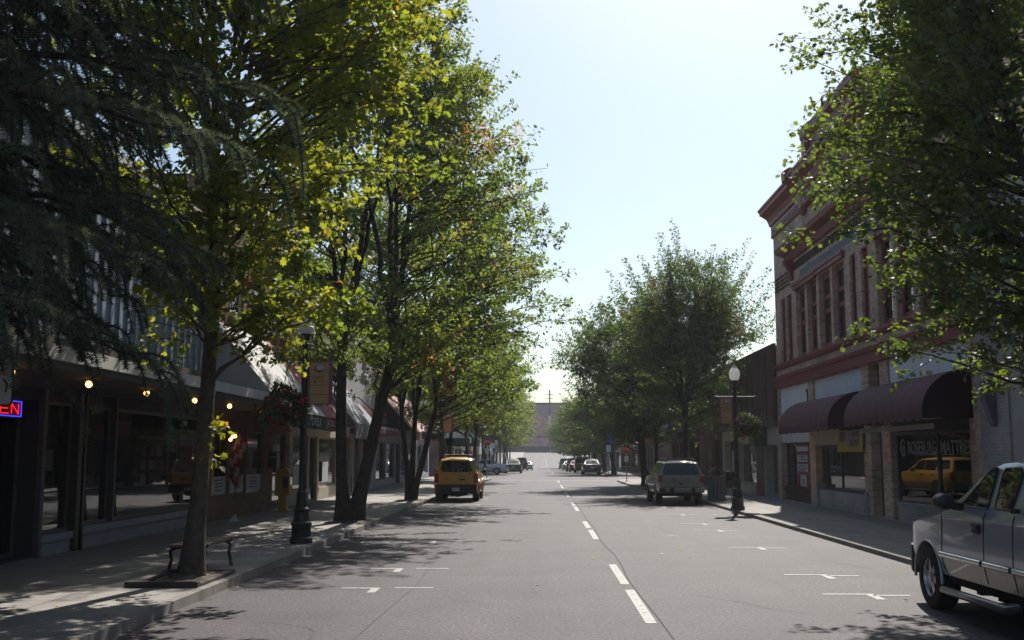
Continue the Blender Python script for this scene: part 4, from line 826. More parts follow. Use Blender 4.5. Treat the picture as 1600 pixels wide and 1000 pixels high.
far = [(-5.2, 60, .95, 'tree hidden behind the yellow SUV and second left lamp'), (-5.6, 109, 1.05, 'first tree past the left cross street, above the dark hatchback'), (-5.5, 122, 1., 'tree over the dark van on left far block'), (-5.6, 137, 1.05, 'tree in middle of the left far block, beyond the dark van'), (-5.6, 156, 1., 'tree further up the left far block, partly behind its neighbour'), (-5.8, 178, 1.05, 'tree second from the far end of the left row'), (-6, 205, 1.1, 'tree at far end of the left row, against the pink brick building')]
for i, (x, y, s, lab) in enumerate(far): dup(L4, (x, y, gz(y) + .1), 1.3 * i + .7, s, lab)
farR = [(7.2, 68.5, .95, 'tree between the dark brick shops and the kerb corner tree'), (6.9, 103, .95, 'first tree past the right cross street, above the glinting sedan'), (6.8, 116, .95, 'tree over the dark maroon minivan on right'), (6.7, 131, .95, 'tree over the small white hatchback on right'), (6.7, 150, .95, 'tree further up the right far block near a slim pole'), (6.7, 175, 1., 'tree second from the far end of the right row'), (6.6, 205, 1.1, 'tree at far end of the right row by the brow of the hill')]
for i, (x, y, s, lab) in enumerate(farR): dup(R2 if i in (0, 4) else R3, (x, y, gz(y) + .1), (.5, -.3, .25, -.45, 2.1, .4, -.2)[i], (s * 1.06, s * 1.06, s * .85), lab)

# ---------------- blue atlas cedar, upper left, trunk outside the frame
M_NEEDLE = leaf_mat('blue_cedar_needle', [(0, (.05, .072, .06)), (.5, (.09, .12, .095)), (1, (.16, .185, .13))], .25, 1.5, .03)
def make_cedar(seed=5):
    g = np.random.default_rng(seed); mb = MB(); H = 13.5
    mb.tube([(0, 0, -.1), (0, 0, 1), (.05, 0, 5), (0, 0, 10), (0, 0, H)], [.34, .27, .22, .12, .03], 12)
    NP, NA, NT = [], [], []
    def rope(Q, dens, hue, ln=.05, r=.012):
        Q = np.asarray(Q); seg = np.linalg.norm(np.diff(Q, axis=0), axis=1); L_ = seg.sum(); n = max(6, int(L_ * dens))
        t = g.uniform(0, len(Q) - 1.001, n); i = t.astype(int); f = (t - i)[:, None]; p = Q[i] * (1 - f) + Q[i + 1] * f; tan = (Q[i + 1] - Q[i]); tan /= np.linalg.norm(tan, axis=1, keepdims=True) + 1e-6
        d = g.normal(0, 1, (n, 3)); d -= (d * tan).sum(1, keepdims=True) * tan; d /= np.linalg.norm(d, axis=1, keepdims=True) + 1e-6
        NP.append(p + d * r * .5); NA.append(d + tan * g.uniform(-.1, .7, (n, 1))); NT.append(np.clip(hue + g.normal(0, .15, n), 0, 1))
        mb.tube(Q, np.linspace(r, r * .5, len(Q)), 4, 1, cap=False)
    zs = np.concatenate([np.arange(3.2, 6.3, .5), np.arange(6.4, 12.6, .68)])
    for li, z in enumerate(zs):
        nl = 4 if z < 9 else 3
        for k in range(nl):
            az = R(-75 + 175 * ((k + .5 * (li % 2) + g.uniform(-.2, .2)) / nl)); L_ = (4.9 if z > 6.5 else 4.3 if z > 4.6 else 3.9) * g.uniform(.82, 1.05) * (1 if z < 9 else max(.4, 1 - (z - 9) * .15))
            h = np.array([math.cos(az), math.sin(az), 0]); base = np.array([0, 0, z]); rise = g.uniform(.02, .2) * L_; tip = base + h * L_ + np.array([0, 0, rise - (.5 if z < 5 else .1)])
            Q = bez(base, base + h * L_ * .5 + np.array([0, 0, rise + .35]), tip, 14); Q[1:] += g.normal(0, .03, (13, 3)); mb.tube(Q, np.linspace(.07, .012, 14), 6, cap=False); rope(Q[4:], 480, .5)
            side = np.array([-h[1], h[0], 0]); nsec = int(L_ * 4.2)
            for j in range(nsec):
                t = .16 + .84 * (j + g.random()) / nsec; i = min(12, int(t * 13)); s0 = Q[i] + (Q[i + 1] - Q[i]) * (t * 13 - i); sd = 1 if j % 2 else -1
                l2 = (.35 + 1.05 * (1 - abs(t - .45) * 1.2)) * g.uniform(.6, 1.1); d = h * g.uniform(.5, 1.0) + side * sd * g.uniform(.4, .9); d /= np.linalg.norm(d)
                S = bez(s0, s0 + d * l2 * .55 + np.array([0, 0, .05]), s0 + d * l2 + np.array([0, 0, -g.uniform(.15, .6) * l2]), 7); rope(S, 520, .5 + g.normal(0, .15))
                nd = int(1.3 + l2 * 1.9)
                for q in range(nd):                 # hanging tassels
                    i2 = g.integers(1, 7); l3 = g.uniform(.2, .66) * (1.15 if t < .6 else .8); s1 = S[i2]; e = g.normal(0, .3, 3) + d * .55 + h * .25
                    D = bez(s1, s1 + e * l3 * .8 + np.array([0, 0, -.1 * l3]), s1 + e * l3 * .9 + np.array([0, 0, -l3]), 6); rope(D, 520, .42 + g.normal(0, .2))
    P = np.concatenate(NP); A = np.concatenate(NA); T = np.concatenate(NT); n = len(P)
    cm = leaf_mesh('crown', P, A, g.normal(0, 1, (n, 3)), g.uniform(.04, .07, n), T, ([(-.085, 0, 0), (.085, 0, 0), (0, 1, 0)], [(0, 1, 2)]), M_NEEDLE); print('cedar needles', n)
    return mb.mesh('trunk', [M_BARK2, mat('cedar_shoot', (.05, .058, .045), .9, .2)], smooth=60), cm
plant_tree('cedar_tree', 'blue-green cedar with drooping needle branches filling upper left', (-7.1, 9.3, .1), make_cedar())

# ---------------- planting squares and litter at the kerb
t = thing('tree_pit', 'brick-edged soil square around the near left maple trunk', 'planter', (-5.0, 15.7, .12))
M_PITB = mat('dark_pit_edging', (.07, .05, .045), .85); 
part('edging', t, M_PITB, (-5.62, -4.62, 14.75, 14.89, .1, .2), (-5.62, -4.62, 16.45, 16.59, .1, .18), (-5.62, -5.48, 14.891, 16.449, .1, .19), (-4.76, -4.62, 14.891, 16.449, .1, .17), bevel=.012); 
mb = MB(); n = 13
for i in range(n):
    for j in range(n): mb.v.append((-5.47 + .7 * i / (n - 1), 14.9 + 1.54 * j / (n - 1), .125 + .05 * random.random() * (0 < i < n - 1) + .06 * math.exp(-((i - 7) ** 2 + (j - 7) ** 2) / 12)))
mb.f = [(i * n + j, (i + 1) * n + j, (i + 1) * n + j + 1, i * n + j + 1) for i in range(n - 1) for j in range(n - 1)]; mb.m = [0] * len(mb.f); mb.build('soil', M_EARTH, t)
mb = MB(); mb.tube([(-5.45, 15.25, .16), (-5.3, 15.4, .24), (-5.1, 15.45, .17)], .03, 6); mb.build('root', M_BARK, t)
for (x, y, lab) in ((-5.1, 29.2, 'soil square with litter round the twin-stemmed left maple'), (-5.05, 42.5, 'soil square at foot of the three-stemmed maple')):
    t = thing('tree_pit', lab, 'planter', (x, y, .12)); mb = MB()
    for i in range(n):
        for j in range(n): mb.v.append((x - .6 + 1.2 * i / (n - 1), y - .8 + 1.6 * j / (n - 1), .121 + .05 * random.random() * (0 < i < n - 1) * (0 < j < n - 1)))
    mb.f = [(i * n + j, (i + 1) * n + j, (i + 1) * n + j + 1, i * n + j + 1) for i in range(n - 1) for j in range(n - 1)]; mb.m = [0] * len(mb.f); mb.build('soil', M_EARTH, t)
    mb = MB()
    for k in range(40): a, b = random.uniform(-.55, .55), random.uniform(-.75, .75); mb.ball((x + a, y + b, .15), random.uniform(.015, .04), 6, 0, .6)
    mb.build('pebble', M_KERB, t)['kind'] = 'stuff'
g = np.random.default_rng(4); nl = 130             # fallen leaves scattered along the gutters and pits
px = np.where(g.random(nl) < .7, g.normal(-4.75, .5, nl), g.uniform(-8, 6.2, nl)); py = g.uniform(9, 45, nl); P = np.stack([px, py, np.where(px < -4.5, .128, np.where(px > 6.33, .1, .01))], 1)
me = leaf_mesh('fallen_leaves', P, g.normal(0, 1, (nl, 3)) * [1, 1, .12], np.array([0, 0, 1]) + g.normal(0, .25, (nl, 3)), g.uniform(.05, .1, nl), g.uniform(.8, 1, nl), SH_LEAF, ML_NEAR)
o = bpy.data.objects.new('fallen_leaves', me); COL.objects.link(o); tag(o, 'scattered fallen leaves along the left gutter and pavement', 'leaves', kind='stuff')

# ================================================================ STREET FURNITURE
M_LAMP = mat('black_lamp_paint', (.014, .014, .017), .45, .5)
def globe_mat():
    m = bpy.data.materials.new('frosted_globe'); m.use_nodes = True; b = m.node_tree.nodes['Principled BSDF']; b.inputs['Base Color'].default_value = (.8, .8, .78, 1); b.inputs['Roughness'].default_value = .25
    N = m.node_tree.nodes; L = m.node_tree.links; tr = N.new('ShaderNodeBsdfTranslucent'); tr.inputs[0].default_value = (.9, .9, .88, 1)
    mx = N.new('ShaderNodeMixShader'); mx.inputs[0].default_value = .6; L.new(b.outputs[0], mx.inputs[1]); L.new(tr.outputs[0], mx.inputs[2]); L.new(mx.outputs[0], N['Material Output'].inputs[0]); return m
M_GLOBE = globe_mat()
def make_lamp(label, loc):
    t = thing('street_lamp', label, 'street lamp', loc, 'black acorn street lamps'); o = Vector(loc)
    def b_(mb, nm, m, sm=40): return mb.build(nm, m, t, smooth=sm)
    mb = MB(); mb.v = []; mb.lathe([(.235, 0), (.235, .1), (.2, .13), (.2, .34), (.215, .36), (.215, .4), (.17, .44), (.15, .62), (.165, .64), (.165, .68), (.12, .72), (.105, .98), (.115, 1.0), (.085, 1.06)], loc, 16, flute=.03); b_(mb, 'base', M_LAMP)
    mb = MB(); mb.lathe([(.075, 1.05), (.058, 4.0), (.075, 4.02), (.075, 4.06), (.05, 4.08), (.09, 4.16), (.11, 4.22), (.12, 4.24), (.12, 4.26), (.03, 4.265)], loc, 12, flute=.06); b_(mb, 'post', M_LAMP)
    mb = MB(); mb.lathe([(.1, 4.262), (.155, 4.32), (.185, 4.44), (.175, 4.56), (.13, 4.64), (.09, 4.67)], loc, 20); gl = b_(mb, 'globe', M_GLOBE, 60)
    mb = MB(); mb.lathe([(.095, 4.672), (.07, 4.72), (.03, 4.75), (.035, 4.78), (.012, 4.8), (.001, 4.84)], loc, 12); mb.build('finial', mat('pale_cap', (.55, .55, .53), .4), gl, smooth=50)
    return t
def crossbar(t, side):                              # bracket: banner on side, basket on the other
    o = t.location; mb = MB(); z = o.z + 3.72; mb.tube([(o.x - .64, o.y, z), (o.x + .64, o.y, z)], .014, 8); mb.ball((o.x - .65, o.y, z), .035, 8); mb.ball((o.x + .65, o.y, z), .035, 8); mb.build('crossbar', M_LAMP if o.x < 0 else mat('dull_zinc', (.2, .2, .21), .6, .4, .3), t)
    MB().tube([(o.x + side * .02, o.y, z - .95), (o.x + side * .52, o.y, z - .95)], .01, 6).build('lower_arm', M_LAMP, t)
def make_banner(label, x, y, z, wd=.46, h=.88, main=(.47, .29, .14), border=(.26, .1, .16), words=True):
    t = thing('banner', label, 'banner', (x, y, z - h), 'banners on the lamp posts'); M1 = mat('banner_border_%d' % (border[0] * 1e4), border, .8); M2 = mat('banner_field_%d' % (main[0] * 1e4), main, .8, var=.2)
    mb = MB(); nx, nz = 4, 10
    for j in range(nz + 1):
        for i in range(nx + 1): mb.v.append((x - wd / 2 + wd * i / nx, y + .015 * math.sin(j * .8 + i), z - h * j / nz))
    mb.f = [(j * (nx + 1) + i, j * (nx + 1) + i + 1, (j + 1) * (nx + 1) + i + 1, (j + 1) * (nx + 1) + i) for j in range(nz) for i in range(nx)]; mb.m = [0] * len(mb.f)
    c = mb.build('cloth', M1, t); c.modifiers.new('cloth', 'SOLIDIFY').thickness = .006
    part('field', t, M2, (x - wd * .36, x + wd * .36, y - .026, y - .022, z - h + .03, z - .03))
    if words:
        dk = mat('banner_ink', (.1, .04, .05), .8); gd = mat('banner_gold_ink', (.2, .13, .015), .8); yy = y - .028
        mb = MB(); mb.ext_y([(x + wd * .2 * math.cos(a) * (1 if abs(math.sin(a)) < .8 else .95), z - h * .17 + h * .085 * (abs(math.sin(a)) ** .6) * (1 if math.sin(a) > 0 else -1)) for a in np.linspace(0, 2 * math.pi, 18)[:-1]], yy - .001, yy + .004); mb.build('emblem_ground', dk, t)
        mb = MB(); mb.ext_y([(x + wd * .02 + wd * .165 * math.cos(a), z - h * .16 + h * .068 * (abs(math.sin(a)) ** .6) * (1 if math.sin(a) > 0 else -1)) for a in np.linspace(0, 2 * math.pi, 18)[:-1]], yy - .004, yy - .0015); mb.build('emblem', mat('emblem_grey', (.42, .42, .46), .8), t)
        mb = MB(); 
        for (dx, dz) in ((-.07, -.2), (.1, -.195), (.02, -.215)): mb.box(x + wd * dx - .014, x + wd * dx + .014, yy - .007, yy - .0045, z + h * dz - .012, z + h * dz + .012)
        mb.build('emblem_spots', dk, t)
        mb = MB(); text(mb, 'Thank', (x - wd * .05, yy, z - h * .36), (1, 0, .12), (0, 0, 1), wd * .45, h * .085, .003, bold=.0); text(mb, 'You', (x + wd * .12, yy, z - h * .46), (1, 0, .12), (0, 0, 1), wd * .3, h * .085, .003); mb.build('lettering', gd, t)
        mb = MB(); hx, hz = x - wd * .16, z - h * .48; mb.ext_y([(hx, hz - .035), (hx + .035, hz + .01), (hx + .02, hz + .032), (hx, hz + .018), (hx - .02, hz + .032), (hx - .035, hz + .01)], yy - .002, yy + .002); mb.build('heart', mat('heart_red', (.22, .03, .06)), t)
        part('rule', t, dk, (x - wd * .33, x + wd * .33, yy - .002, yy + .002, z - h * .555, z - h * .545), (x - wd * .33, x + wd * .33, yy - .002, yy + .002, z - h * .77, z - h * .76))
    return t
ML_BASK = leaf_mat('basket_foliage', [(0, (.02, .035, .012)), (1, (.05, .08, .02))], .4, 1.8)
def petal(n_, c): return mat(n_, c, .7, .3, var=.1)
def make_basket(label, x, y, z, r, cols, group='hanging flower baskets', seed=1):
    g = np.random.default_rng(seed); t = thing('flower_basket', label, 'flower basket', (x, y, z - r * .4), group)
    mb = MB(); mb.lathe([(.02, -.28), (.16, -.22), (.25, -.08), (.28, .02), (.26, .02)], (x, y, z), 14); mb.build('bowl', mat('coir', (.06, .045, .03), .95), t)
    mb = MB(); 
    for a in (0, 2.1, 4.2): mb.tube([(x + .26 * math.cos(a), y + .26 * math.sin(a), z), (x, y, z + .72)], .006, 4)
    mb.tube([(x, y, z + .7), (x, y, z + .98)], .008, 4); mb.build('hanger', M_BLACK, t)
    n = 1500; u = g.normal(0, 1, (n, 3)); u /= np.linalg.norm(u, axis=1, keepdims=True); u[:, 2] = np.where(u[:, 2] < -.75, -u[:, 2], u[:, 2]); rr = r * g.uniform(.55, 1.05, (n, 1)) * (1 + .15 * np.sin(u[:, :1] * 5 + 3 * u[:, 2:])); P = np.array([x, y, z - .02]) + u * rr * [1, 1, .92]
    off = parent_off(t)
    def addm(nm, me, lab=None):
        o = bpy.data.objects.new(nm, me); COL.objects.link(o); o.parent = t; return o
    addm('foliage', leaf_mesh('foliage', P - np.array(off), u + g.normal(0, .5, (n, 3)) + [0, 0, -.4], g.normal(0, 1, (n, 3)), g.uniform(.05, .11, n), g.random(n), SH_RHOMB, ML_BASK))
    for (nm, m, k, top) in cols:
        u = g.normal(0, 1, (k, 3)); u /= np.linalg.norm(u, axis=1, keepdims=True); u[:, 2] = np.abs(u[:, 2]) * .9 + .1 if top else u[:, 2]; u /= np.linalg.norm(u, axis=1, keepdims=True); P2 = np.array([x, y, z]) + u * r * g.uniform(.92, 1.1, (k, 1)) * [1, 1, .92]
        sh = ([(0, 0, 0)] + [(.5 * math.cos(a) * (1 if i % 2 else .6), .5 * math.sin(a) * (1 if i % 2 else .6), .12) for i, a in enumerate(np.linspace(0, 2 * math.pi, 11)[:-1])], [(0, i, i % 10 + 1) for i in range(1, 11)])
        ref = np.cross(u, g.normal(0, 1, (k, 3))); o = addm('flowers', leaf_mesh('flowers', P2 - np.array(off), ref, u + g.normal(0, .3, (k, 3)), g.uniform(.05, .085, k), np.zeros(k), sh, m)); o['kind'] = 'stuff'
    return t
F_RED, F_WHITE, F_PINK, F_OR = petal('red_petal', (.4, .03, .035)), petal('white_petal', (.65, .62, .6)), petal('pink_petal', (.5, .2, .28)), petal('orange_petal', (.5, .13, .04))
def lamp_set(lab, x, y, zt, side, ban, bask, cols, r=.44, seed=1, **kw):
    t = make_lamp(lab, (x, y, zt)); crossbar(t, side)
    make_banner(ban, x + side * .31, y, zt + 3.69, **kw)
    if bask: make_basket(bask, x - side * .38, y, zt + 2.72, r, cols, seed=seed)
    return t
lamp_set('black acorn lamp post beside near left tree, between bench and twin-stemmed maple', -4.87, 22.2, .12, 1, 'gold banner with grey emblem, large, on the near left lamp post', 'dark flower basket of red blooms on near left lamp post', [('red', F_RED, 160, False)], .5, 2, wd=.54, h=.9)
lamp_set('acorn lamp post in sun beside the brown brick right building front', 6.48, 36.3, .09, -1, 'gold banner with maroon edge on the lamp post near the maroon building', 'big round flower basket of pale and orange blooms on the right lamp', [('orange', F_OR, 110, False), ('white', F_WHITE, 60, True), ('pink', F_PINK, 60, True)], .46, 3)
lamp_set('acorn lamp post rising behind the yellow SUV', -4.65, 50.5, .12, 1, 'orange banner on the lamp post above yellow SUV', 'white-topped flower basket above the yellow SUV', [('white', F_WHITE, 150, True), ('orange', F_OR, 40, False)], .44, 4)
lamp_set('acorn lamp post with blue banner on the far right corner', 6.45, 96.5, .11, -1, 'blue banner on the far right corner lamp post', 'pink flower basket on the far right corner lamp post', [('pink', F_PINK, 150, True), ('white', F_WHITE, 40, False)], .45, 5, main=(.03, .1, .38), border=(.02, .06, .3), words=False)
lamp_set('lamp post hidden against the dark kerb corner tree', 6.25, 66, .09, -1, 'faded brown-pink banner beside the dark right corner tree trunk', None, [], main=(.22, .14, .1), border=(.18, .09, .1), words=False)
lamp_set('lamp post with blue banner beyond the left stop sign', -5.15, 100.2, .05, 1, 'deep blue banner above the left stop sign', None, [], main=(.02, .08, .3), border=(.02, .06, .26), words=False)

# traffic signs
M_SRED = mat('sign_red', (.42, .02, .025), .45); M_SWHITE = mat('sign_white', (.62, .62, .6), .45); M_POST = mat('galvanised_post', (.28, .28, .29), .5, .5, .5)
def stop_sign(label, x, y, z, h=2.3, r=.33):
    t = thing('stop_sign', label, 'stop sign', (x, y, z), 'red stop signs at the cross street'); MB().tube([(x, y, z - .05), (x, y, z + h + .3)], .03, 8).build('post', M_POST, t)
    oc = lambda q: [(x + q * math.cos(R(22.5 + 45 * k)), z + h + q * math.sin(R(22.5 + 45 * k))) for k in range(8)]
    mb = MB(); mb.ext_y(oc(r), y - .04, y - .034); f = mb.build('plate', M_SWHITE, t); mb = MB(); mb.ext_y(oc(r * .93), y - .045, y - .0405); f2 = mb.build('red_face', M_SRED, f)
    tb = MB(); text(tb, 'STOP', (x, y - .0455, z + h), (1, 0, 0), (0, 0, 1), r * 1.3, r * .62, .002, bold=.02); tb.build('lettering', M_SWHITE, f)
    part('plaque', t, M_SWHITE, (x - .14, x + .14, y - .04, y - .034, z + h - .85, z + h - .45)); return t
stop_sign('stop sign on the sunlit right kerb corner', 5.72, 73.1, .09, 2.16, .33); stop_sign('stop sign on left corner in front of the silver sedan', -3.98, 80.5, .12, 2.7, .34)
def small_sign(nm, label, x, y, z, h, shapes):
    t = thing(nm, label, 'sign', (x, y, z)); MB().tube([(x, y, z), (x, y, z + h)], .03, 6).build('post', M_POST, t)
    for (kind, zz, a, b, m) in shapes:
        if kind == 'round': mb = MB(); mb.lathe([(a, -.05), (a, -.04)], (x, y, z + zz), 20, 'y'); mb.build('disc', m, t)
        else: part('plate', t, m, (x - a, x + a, y - .05, y - .04, z + zz - b, z + zz + b))
    return t
small_sign('road_sign', 'round white sign right beside the left stop sign', -4.35, 97, .05, 2.7, [('round', 2.6, .27, 0, M_SWHITE), ('rect', 2.0, .14, .2, M_SWHITE)])
small_sign('road_sign', 'narrow pole with two stacked white plates near the silver sedan', -4.2, 103, .1, 3.1, [('rect', 2.9, .15, .25, M_SWHITE), ('rect', 2.3, .15, .25, mat('pink_sign', (.5, .3, .3)))])
small_sign('parking_sign', 'small grey notice on thin post under the far blue banner', 6.1, 98.5, .1, 2.6, [('rect', 2.35, .2, .3, M_SWHITE)])
# parking notice at the left edge of the frame, cut by it
t = thing('parking_sign', 'white parking sign with black border at the left edge before the neon', 'sign', (-5.75, 11.2, .12)); xx, yy = -5.75, 11.2
MB().tube([(xx, yy + .03, .1), (xx, yy + .03, 3.05)], .028, 8).build('post', M_POST, t)
def rr(w_, h_, cx, cz, r=.05): return [(cx + sx * (w_ - r) + r * math.cos(a), cz + sz * (h_ - r) + r * math.sin(a)) for sx, sz, a0 in ((1, 1, 0), (-1, 1, 90), (-1, -1, 180), (1, -1, 270)) for a in (R(a0), R(a0 + 30), R(a0 + 60), R(a0 + 90))]
zc = 2.665
mb = MB(); mb.ext_y(rr(.225, .262, xx + .0, zc), yy - .004, yy + .004); pl = mb.build('plate', M_BLACK, t); mb = MB(); mb.ext_y(rr(.208, .245, xx, zc, .04), yy - .008, yy - .0042); mb.build('face', M_SWHITE, pl)
tb = MB(); text(tb, 'DOWNTOWN', (xx, yy - .0085, zc + .18), (1, 0, 0), (0, 0, 1), .37, .06, .002, bold=.02); ar = MB(); ar.tube([(xx + .12, yy - .01, zc + .02), (xx + .16, yy - .01, zc - .03), (xx + .15, yy - .01, zc - .12)], .012, 5); ar.build('arrow', M_BLACK, pl); tb.build('lettering', M_BLACK, pl)
tb = MB(); text(tb, 'FREE', (xx + .02, yy - .0085, zc + .09), (1, 0, 0), (0, 0, 1), .3, .06, .002, bold=.02); tb.build('red_lettering', M_SRED, pl)

# bench, bollard, boxes, bins
t = thing('bench', 'backless slatted bench with curved iron legs behind the near left maple', 'bench', (-5.3, 17.05, .12))
M_SLAT = mat('bench_slat', (.17, .11, .075), .7, .4, var=.3, vs=7, bump=.3)
mb = MB()
for k in range(6): mb.box(-5.56 + k * .09, -5.485 + k * .09, 16.3, 17.82, .52, .56)
mb.build('seat', M_SLAT, t, bevel=.006)
for y in (16.42, 17.7):
    for s in (-1, 1):
        MB().tube([(-5.3 + s * .2, y, .5), (-5.3 + s * .27, y, .46), (-5.3 + s * .25, y, .33), (-5.3 + s * .3, y, .12)], [.025, .028, .025, .03], 8).build('leg', M_BLACK, t, smooth=50)
    MB().tube([(-5.57, y, .51), (-5.03, y, .51), (-4.99, y, .55)], .02, 6).build('rail', M_BLACK, t)
t = thing('bollard', 'slim black bollard post with bright cap beside the twin-stemmed maple', 'bollard', (-5.3, 31.6, .12)); MB().lathe([(.06, 0), (.06, .05), (.035, .06), (.035, .78), (.05, .79)], (-5.3, 31.6, .12), 12).build('shaft', M_BLACK, t, smooth=40); MB().ball((-5.3, 31.6, .96), .055, 10).build('cap', M_CHROME, t, smooth=60)
M_YBOX = mat('yellow_box_paint', (.42, .24, .015), .5, .5, var=.15)
t = thing('newspaper_box', 'yellow newspaper box on pedestal against the left brick shopfront', 'newspaper box', (-8.1, 34.2, .12)); x, y = -8.1, 34.2
part('pedestal', t, M_YBOX, (x - .13, x + .13, y - .13, y + .13, .16, .62), bevel=.015); part('foot', t, M_YBOX, (x - .22, x + .24, y - .2, y + .2, .12, .158), bevel=.01)
bx = MB(); bx.ext_y([(x - .22, .62), (x + .2, .62), (x + .24, .7), (x + .24, 1.3), (x + .16, 1.46), (x - .22, 1.46)], y - .21, y + .21); bx = bx.build('case', M_YBOX, t, bevel=.015); part('window', bx, M_GLASS, (x + .2405, x + .246, y - .15, y + .15, .95, 1.28)); part('coin_unit', bx, M_TRIM, (x + .02, x + .2, y - .23, y - .211, .85, 1.2)); part('handle', bx, M_ALU, (x + .246, x + .28, y - .1, y + .1, .84, .87))
t = thing('wall_box', 'small black box fixed high beside the yellow newspaper box', 'wall box', (XL + .15, 35.0, 1.5)); part('casing', t, M_BLACK, (XL + .02, XL + .3, 34.9, 35.3, 1.45, 1.95), bevel=.01); part('lid', t, M_TRIM, (XL + .018, XL + .33, 34.88, 35.32, 1.951, 1.98)); part('slot', t, M_ALU, (XL + .1, XL + .25, 34.892, 34.899, 1.8, 1.83))
# furled flag on a leaning pole, and lantern cluster beside it
t = thing('flag', 'furled red and white striped flag on a pole before the brick shopfront', 'flag', (-8.45, 29.9, .7)); MB().tube([(-8.42, 29.9, .66), (-8.36, 30.05, 2.6)], .016, 8).build('pole', M_TRIM, t)
mb = MB(); nr = 18
for j in range(nr + 1):
    zz = 2.5 - 1.5 * j / nr; cx = -8.38 - .03 * j / nr; wd = .05 + .13 * math.sin(math.pi * min(1, j / nr * .8 + .1))
    for i in range(11):
        a = 2 * math.pi * i / 10; q = 1 + .35 * math.sin(3 * a + j * .35); mb.v.append((cx + wd * q * math.cos(a) * .9 + .05 * math.sin(j * .4), 29.95 + wd * q * math.sin(a) * .8, zz + .05 * math.sin(a * 2)))
for j in range(nr):
    for i in range(10): mb.f.append((j * 11 + i, j * 11 + i + 1, j * 11 + i + 12, j * 11 + i + 11)); mb.m.append(2 if j < 4 and i < 4 else (2 * i + j) // 3 % 2)
mb.build('cloth', [mat('flag_red', (.17, .018, .025), .8), mat('flag_white', (.26, .24, .24), .8), mat('flag_blue', (.02, .03, .12), .8)], t, smooth=70)
t = thing('lantern', 'three warm lit globes clustered above the furled flag', 'lantern', (-8.6, 29.6, 2.3)); 
for (dy, dz) in ((-.12, -.06), (.08, .02), (.32, .04)): MB().ball((-8.45, 29.55 + dy, 2.36 + dz), .05, 10).build('globe', M_BULB, t)
MB().tube([(XL + .01, 29.6, 2.5), (-8.45, 29.6, 2.5), (-8.45, 29.43, 2.42)], .012, 6).tube([(-8.45, 29.6, 2.5), (-8.45, 29.87, 2.46)], .012, 6).build('bracket', M_BLACK, t)
t = MB(); 
for k in range(5): t.add([(-8.3 + random.uniform(-.2, .2), 29.1 + random.uniform(-.2, .2), .125), (-8.1 + random.uniform(-.1, .1), 29.2, .13), (-8.2, 29.1 + random.uniform(0, .2), .24 + random.uniform(0, .1))], [(0, 1, 2)])
tag(t.build('crumpled_paper', M_PAPER), 'crumpled white paper lying on pavement below the flag', 'litter')
# bin and box behind the tan SUV on the right
t = thing('trash_bin', 'grey slatted trash bin with arched hood beside the tan SUV', 'trash bin', (6.95, 43.6, .09)); x, y = 6.95, 43.6
mb = MB()
for k in range(14): a = 2 * math.pi * k / 14; mb.box(x + .3 * math.cos(a) - .045, x + .3 * math.cos(a) + .045, y + .3 * math.sin(a) - .045, y + .3 * math.sin(a) + .045, .16, .98)
M_BIN = mat('bin_grey', (.16, .15, .155), .55); mb.build('slats', M_BIN, t); MB().lathe([(.27, .1), (.27, .95)], (x, y, 0), 18).build('liner', M_TRIM, t); MB().lathe([(.37, .09), (.37, .16)], (x, y, 0), 18).build('foot_ring', M_BIN, t); MB().lathe([(.37, .981), (.37, 1.04), (.25, 1.06)], (x, y, 0), 18).build('rim', M_BIN, t)
mb = MB(); 
for i in range(9):
    a = math.pi * (.1 + .8 * i / 8); mb.v += [(x + .3 * math.cos(a), y - .22, 1.04 + .32 * math.sin(a)), (x + .3 * math.cos(a), y + .22, 1.04 + .32 * math.sin(a))]
for i in range(8): mb.f.append((2 * i, 2 * i + 1, 2 * i + 3, 2 * i + 2)); mb.m.append(0)
h = mb.build('hood', M_BIN, t, smooth=60); h.modifiers.new('plate', 'SOLIDIFY').thickness = .02
t = thing('newspaper_box', 'brownish box on legs between the trash bin and lamp post', 'newspaper box', (8.6, 50, .09)); part('case', t, mat('brown_box', (.14, .07, .055), .6), (8.35, 8.85, 49.75, 50.25, .4, 1.15), bevel=.02); part('window', t, M_GLASS, (8.4, 8.8, 49.735, 49.748, .75, 1.08))
for (dx, dy) in ((-.2, -.2), (.2, -.2), (-.2, .2), (.2, .2)): part('leg', t, M_BLACK, (8.6 + dx - .02, 8.6 + dx + .02, 50 + dy - .02, 50 + dy + .02, .09, .4))
t = thing('railing', 'low white rail rack on left pavement beyond the three-stemmed maple', 'railing', (-7.2, 60, .12)); mb = MB()
for k in range(5): mb.tube([(-7.75 + k * .25, 60, .12), (-7.75 + k * .25, 60, .95)], .02, 6)
mb.build('bars', M_WHITE, t); MB().tube([(-7.75, 60, .95), (-6.75, 60, .95)], .022, 6).build('top_rail', M_WHITE, t)
